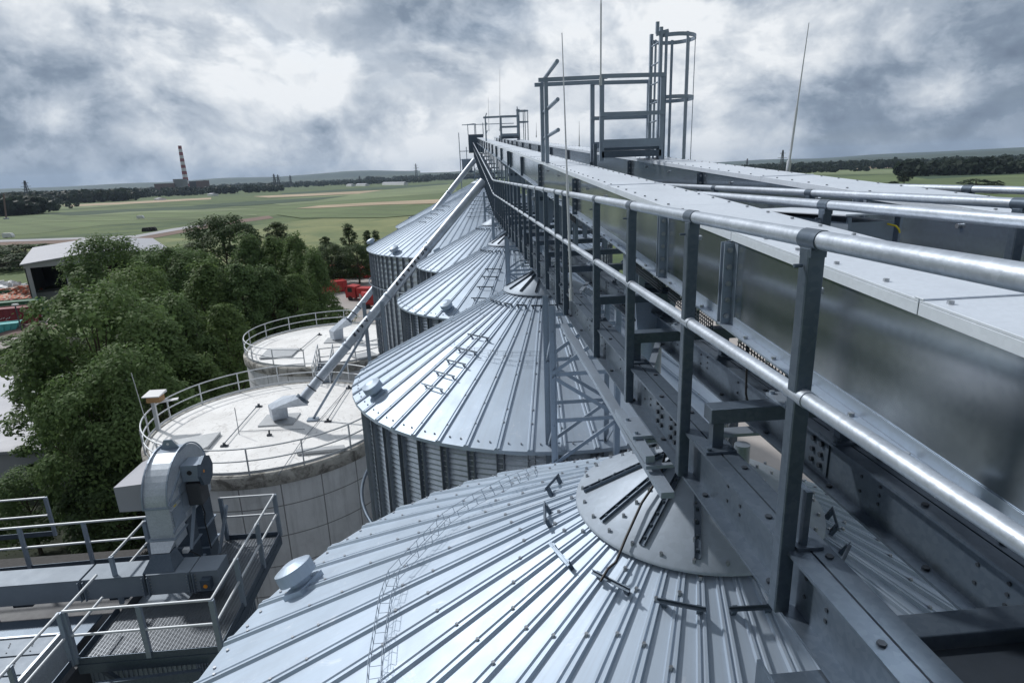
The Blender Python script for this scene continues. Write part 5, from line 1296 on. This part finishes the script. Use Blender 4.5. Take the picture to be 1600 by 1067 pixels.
TL = [
 ('broad',0,345,343,17,56,'round dark oak crown standing highest in the middle of the trees','leafdark'),
 ('poplar',0,430,343,16,27,'pale loose crown right of the dark round oak','leaflight'),
 ('broad',1,162,378,16,58,'bushy tree covering the corner of the shed roof','leaf'),
 ('broad',2,255,392,15,50,'bushy crown right of the shed roof in the back row','leaf'),
 ('broad',0,300,398,14,46,'crown below the dark round oak','leaf'),
 ('oval',0,385,372,16,38,'tall oval crown directly right of the oak','leaf'),
 ('oval',1,425,370,16,36,'oval crown second in the slanting row toward the containers','leaf'),
 ('oval',2,462,371,16,34,'oval crown third in the slanting row toward the containers','leaf'),
 ('oval',0,490,395,15,32,'last oval crown of the slanting row beside the yard','leaf'),
 ('oval',1,372,412,15,44,'oval crown in front of the slanting row, left one','leaf'),
 ('oval',2,415,420,14,42,'oval crown in front of the slanting row, behind the tank railing','leaf'),
 ('oval',1,458,428,13,38,'oval crown just left of the yard and above the farther tank','leaf'),
 ('oval',2,318,415,15,52,'broad pointed crown in the centre of the tree mass','leaf'),
 ('broad',1,205,432,15,60,'wide crown between the shed and the central pointed crown','leaf'),
 ('oval',0,270,470,14,58,'pointed sunlit crown left of the nearer tank','leaf'),
 ('oval',1,345,475,13,48,'dark leaning crown touching the farther tank railing','leaf'),
 ('broad',2,132,462,16,92,'largest near crown on the left below the shed','leaf'),
 ('oval',0,248,512,13,60,'lower pointed crown behind the box on its post','leaf'),
 ('poplar',1,44,540,12,40,'sparse thin crown with pale ground showing through at the left edge','leaf'),
 ('broad',0,96,548,12,46,'loose crown at the left border of the tree mass','leaf'),
 ('broad',1,190,560,13,75,'shaded crown above the elevator head','leaf'),
 ('oval',2,310,560,10,44,'small crown squeezed between both tanks','leaf'),
 ('broad',2,128,600,12,70,'deeply shaded crown left of the elevator head','leaf'),
 ('broad',0,212,640,9,48,'small bright crown at the left rim of the nearer tank','leaflight'),
 ('broad',1,30,742,6,44,'dark bush like crown in the lower left corner above the tiled roof','leaf'),
 ('oval',2,155,700,8,60,'low dark crown directly behind the relief duct of the elevator','leafdark'),
 ('poplar',0,507,368,9,13,'slim young poplar at the left of the group beyond the skips','leafdark'),
 ('poplar',1,543,350,12,15,'tallest slim poplar beyond the red skips','leafdark'),
 ('poplar',0,572,358,11,11,'slim poplar beside the wide silo wall','leafdark'),
 ('poplar',1,586,360,11,10,'slim poplar half hidden by the wide silo roof','leafdark'),
 ('broad',1,515,385,9,26,'dark broad crown behind the left skips','leafdark'),
 ('broad',2,556,384,9,30,'dark broad crown behind the middle skips','leafdark'),
 ('shrub',0,522,407,4.6,18,'pale shrub behind the left red skip','leaflight'),
 ('shrub',1,546,404,4.8,17,'pale shrub behind the middle red skip','leaflight'),
 ('shrub',0,566,402,4.8,15,'pale shrub behind the right red skips','leaflight'),
 ('shrub',1,498,470,4.5,26,'shrub at the yard edge beside the red truck','leaf'),
 ('shrub',0,530,484,4,24,'shrub in front of the red truck above the tank railing','leaf'),
 ('shrub',1,10,385,6,34,'feathery bush at the left edge behind the sack heap','leafdark'),
 ('shrub',0,38,384,6,34,'feathery bush left of the shed gable','leafdark'),
 ('shrub',1,-12,395,6,34,'feathery bush cut by the left edge','leafdark'),
 ('shrub',0,82,392,4,30,'low bush on the slope behind the shed gable','leafdark'),
 ('shrub',0,20,528,4,40,'low bush in front of the turquoise skip','leaf'),
 ('shrub',1,66,522,4,38,'low bush right of the lamp post in the yard','leaf'),
 ('shrub',0,15,578,4,46,'low bush on pale ground at the left edge','leaflight'),
]
for a in TL: tree(*a)
FT = [(1330,283,9,9,'small round tree at the left of the right hand field hedge'),(1347,286,8,7,'small tree beside the round one in the right hand hedge'),(1375,292,6,12,'low hedge tree in the middle of the right hand field'),
      (1396,284,6,7,'thin tree left of the pointed tree in the right hand field'),(1415,268,12,9,'pointed dark tree in the right hand field'),(1526,281,7,17,'wide dark bush in the right hand field near the edge'),(1555,284,6,11,'bush right of the wide one in the right hand field')]
for i, (px, py, h_, rp, lb) in enumerate(FT): tree('shrub' if i in (2,5,6) else 'broad', i, px, py, h_, rp, lb, 'forest', 'field trees on the right')

# ------------------------------------------------------------------ far things: power station, pylons, barns
Dp = 2300
t = thing('power_station', 'distant power station with a red and white striped chimney and a cooling tower', 'power station', ond(300,290,Dp)); t.location.z = G
cpx = lambda px, py, z: None
c0 = ond(290.5,284,Dp); c0.z = G; topz = ond(282.5,228,Dp).z
N_ = 15
for i in range(N_):
    z0, z1 = G+(topz-G)*i/N_, G+(topz-G)*(i+1)/N_; r0, r1 = 9.2-4.0*i/N_, 9.2-4.0*(i+1)/N_
    mb = MB(); mb.tube((c0.x,c0.y,z0),(c0.x,c0.y,z1),r0,20,r2=r1,caps=i==N_-1); put('chimney_band', mb, 'redband' if i%2==0 else 'whiteband', t)
def PBx(nm, px0, px1, pyt, m, dd=0, dep=60, D=Dp):
    a, b_ = ond(px0,285,D+dd), ond(px1,285,D+dd); zt = ond((px0+px1)/2,pyt,D+dd).z; d = (b_-a).normalized(); nn = Vector((-d.y,d.x,0))
    a.z = b_.z = G; mb = MB(); lo = [a,b_,b_+nn*dep,a+nn*dep]; mb.hexa(lo,[Vector((p.x,p.y,zt)) for p in lo]); put(nm, mb, m, t)
PBx('boiler_house', 292, 310, 283.5, 'darkbuild', 30); PBx('turbine_hall', 306, 327, 282.5, 'brick', 0); PBx('hall_wing', 240, 272, 287, 'brick', -80)
PBx('office_block', 318, 322, 282, 'darkbuild', 5, 20)
q = ond(282,285,Dp-60); q.z = G; zt = ond(282,280,Dp-60).z
mb = MB(); mb.lathe([(24,0),(20,(zt-G)*.6),(20.5,zt-G)],28,q); put('cooling_tower', mb, 'cool', t)
def pylon(label, px, py_top, D, wdt, grp='distant electricity pylons'):
    p = ond(px,290,D); p.z = G; top = ond(px,py_top,D).z; h = top-G
    t_ = thing('electricity_pylon', label, 'pylon', p, grp); w_ = wdt; mb = MB()
    th = max(.35, D/FPX*.55)
    for sx in (-1,1):
        for sy in (-1,1): mb.bar((p.x+sx*w_,p.y+sy*w_,G),(p.x+sx*w_*.14,p.y+sy*w_*.14,top),th,th)
    k = 9
    for i in range(k):
        f0_, f1_ = i/k, (i+1)/k; a, b_ = w_*(1-.86*f0_), w_*(1-.86*f1_)
        mb.bar((p.x-a,p.y-a,G+h*f0_),(p.x+b_,p.y-b_,G+h*f1_),th*.6,th*.6); mb.bar((p.x+a,p.y-a,G+h*f0_),(p.x-b_,p.y-b_,G+h*f1_),th*.6,th*.6)
    put('lattice', mb, 'pylon', t_)
    for f, l_ in ((.62,1.0),(.76,1.25),(.9,.8)):
        mb = MB(); mb.bar((p.x-w_*1.5*l_,p.y,G+h*f),(p.x+w_*1.5*l_,p.y,G+h*f),th,th*.8); put('crossarm', mb, 'pylon', t_)
pylon('electricity pylon above the wood at the left edge of the fields', 40, 282.5, 1500, 5)
pylon('electricity pylon on the right behind the leaning lightning rod', 1219, 235, 900, 3.2)
pylon('pylon pair member nearer the middle of the horizon, left one', 430, 272, 2200, 5); pylon('pylon pair member nearer the middle of the horizon, right one', 436, 273, 2300, 5)
pylon('tall slim mast like pylon on the horizon left of the conveyors', 652, 256, 3300, 7)
pylon('faint pylon between the mast and the pylon pair', 455, 274, 3000, 5); pylon('faint pale pylon below the hills left of the mast', 563, 275, 2600, 4)
pylon('tiny far pylon right of the conveyors', 1165, 248, 3200, 4)
p = onz(10,343,G); t = thing('crane_mast', 'slim brown mast at the left edge of the fields', 'mast', p)
mb = MB(); mb.bar(p,(p.x+3,p.y,ond(11,303,math.hypot(p.x,p.y)).z),1.0,1.0,(0,1,0)); put('mast', mb, 'brick', t); mb = MB(); mb.box(p.x-1.5,p.x+1.5,p.y-1.5,p.y+1.5,G,G+1.5); put('base', mb, 'hatch', t)
def barn(label, px0, px1, py, h_, m='white', rm='shedroof', dep=14):
    a, b_ = onz(px0,py,G), onz(px1,py,G); t_ = thing('farm_building', label, 'building', (a.x,a.y,G), 'distant buildings beyond the fields'); d = (b_-a).normalized(); nn = Vector((-d.y,d.x,0)); nn = nn if nn.y > 0 else -nn
    lo = [a,b_,b_+nn*dep,a+nn*dep]; up = Vector((0,0,h_)); mb = MB(); mb.hexa(lo,[p+up for p in lo]); put('wall', mb, m, t_)
    mb = MB(); mb.prism([a+up-nn*.5,a+up+nn*(dep+.5),a+up+nn*dep/2+Vector((0,0,h_*.45))], b_-a); put('roof', mb, rm, t_)
for a in (('long pale farm hall right of the middle of the far field edge',597,631,289.5,7,'white'),('small white hall left of the long pale farm hall',541,549,291.6,6,'white'),('white hall by dark trees left of the long one',556,571,291,6,'white'),
          ('low white shed at the far field edge left of the middle',324,331,306.5,4,'white'),('tiny white hut on the far field edge',241,247,313.5,3,'white'),('small red house beyond the fields left of the power station',200,206,303,9,'brick'),
          ('second small house beyond the fields left of the power station',211,217,302,9,'brick'),('third small house beyond the fields left of the power station',222,229,301,9,'white')): barn(*a)
for i, q in enumerate([(229,362),(234,361.5),(239,361)]):
    p = onz(*q,G); mb = MB(); mb.prism([(p.x-2,p.y-1.2,G),(p.x+2,p.y-1.2,G),(p.x+1.8,p.y-1.2,G+1.3),(p.x+1,p.y-1.2,G+2.2),(p.x-1.2,p.y-1.2,G+2.2),(p.x-1.9,p.y-1.2,G+1.3)],(0,2.4,0)); put1('parked_car', mb, 'rubber', ['dark car parked on the curved road, left end of the group','dark car in the middle of the group on the curved road','dark car at the right end of the group on the curved road'][i], 'car', p, 'cars on the curved road')
for q, lb in (((14,371.5),'white van driving on the pale road at the far left'),((220,342),'white van on the farther track across the fields')):
    p = onz(*q,G); mb = MB(); mb.prism([(p.x-2.6,p.y-1.1,G+.3),(p.x+2.6,p.y-1.1,G+.3),(p.x+2.6,p.y-1.1,G+1.3),(p.x+1.7,p.y-1.1,G+2.5),(p.x-2.6,p.y-1.1,G+2.5)],(0,2.2,0))
    for x in (-1.7,1.7): mb.tube((p.x+x,p.y-1.15,G+.4),(p.x+x,p.y+1.15,G+.4),.4,10)
    put1('white_van', mb, 'white', lb, 'van', p)
# ------------------------------------------------------------------ haze
mb = MB(); mb.box(-15000,15000,-15000,15000,G-1.2,330)
hz = struct('haze', mb, 'white', 'stuff'); hm = bpy.data.materials.new('haze_air'); hm.use_nodes = True; ht = NT(hm.node_tree)
ht.n.remove(ht.n['Principled BSDF']); pv = ht.new('ShaderNodeVolumePrincipled'); pv.inputs['Color'].default_value = (.62,.78,1.0,1); pv.inputs['Density'].default_value = 4.5e-5; pv.inputs['Anisotropy'].default_value = .2
ht.l.new(pv.outputs[0], ht.n['Material Output'].inputs['Volume']); hz.data.materials.clear(); hz.data.materials.append(hm)
# ------------------------------------------------------------------ fittings belong to the part they sit on
SUB = {'roof_vent':'roof','roof_rung':'roof','roof_screws':'roof','cap_strip':'roof_cap','cap_bolts':'roof_cap','window':'cab','lid':'box','shelf':'box',
       'splice_bolts':'splice_plate','flange_bolts':'flange','hood_rim':'hood','hood_brace':'hood','hood_flange':'hood','lifting_hole':'lifting_plate',
       'inspection_hole':'gearbox','trunk_flange':'trunk','cladding_rib':'wall','roof_rib':'annex_roof','top_edge':'body','rib':'body','lettering':'body',
       'clamp':'top_rail','sleeve':'mid_rail','anchor_bolt':'post','stencil_mark':'pipe','band':'pipe','collar':'pipe','yellow_cable':'housing','spout_flange':'spout_throat'}
ctr_ = {}
def centre(o):
    k = o.data.name
    if k not in ctr_:
        a = np.empty(len(o.data.vertices)*3, dtype=np.float32); o.data.vertices.foreach_get('co', a); a = a.reshape(-1,3); ctr_[k] = Vector(((a.min(0)+a.max(0))/2).tolist())
    return ctr_[k]+o.location
for t in [o for o in C.objects if o.parent is None and o.type == 'EMPTY']:
    kids = list(t.children); by = {}
    for c in kids: by.setdefault(c.name.split('.')[0], []).append(c)
    for c in kids:
        tgt = by.get(SUB.get(c.name.split('.')[0], ''))
        if not tgt: continue
        p = tgt[0] if len(tgt) == 1 else min(tgt, key=lambda q: (centre(q)-centre(c)).length)
        c.location = c.location-p.location; c.parent = p
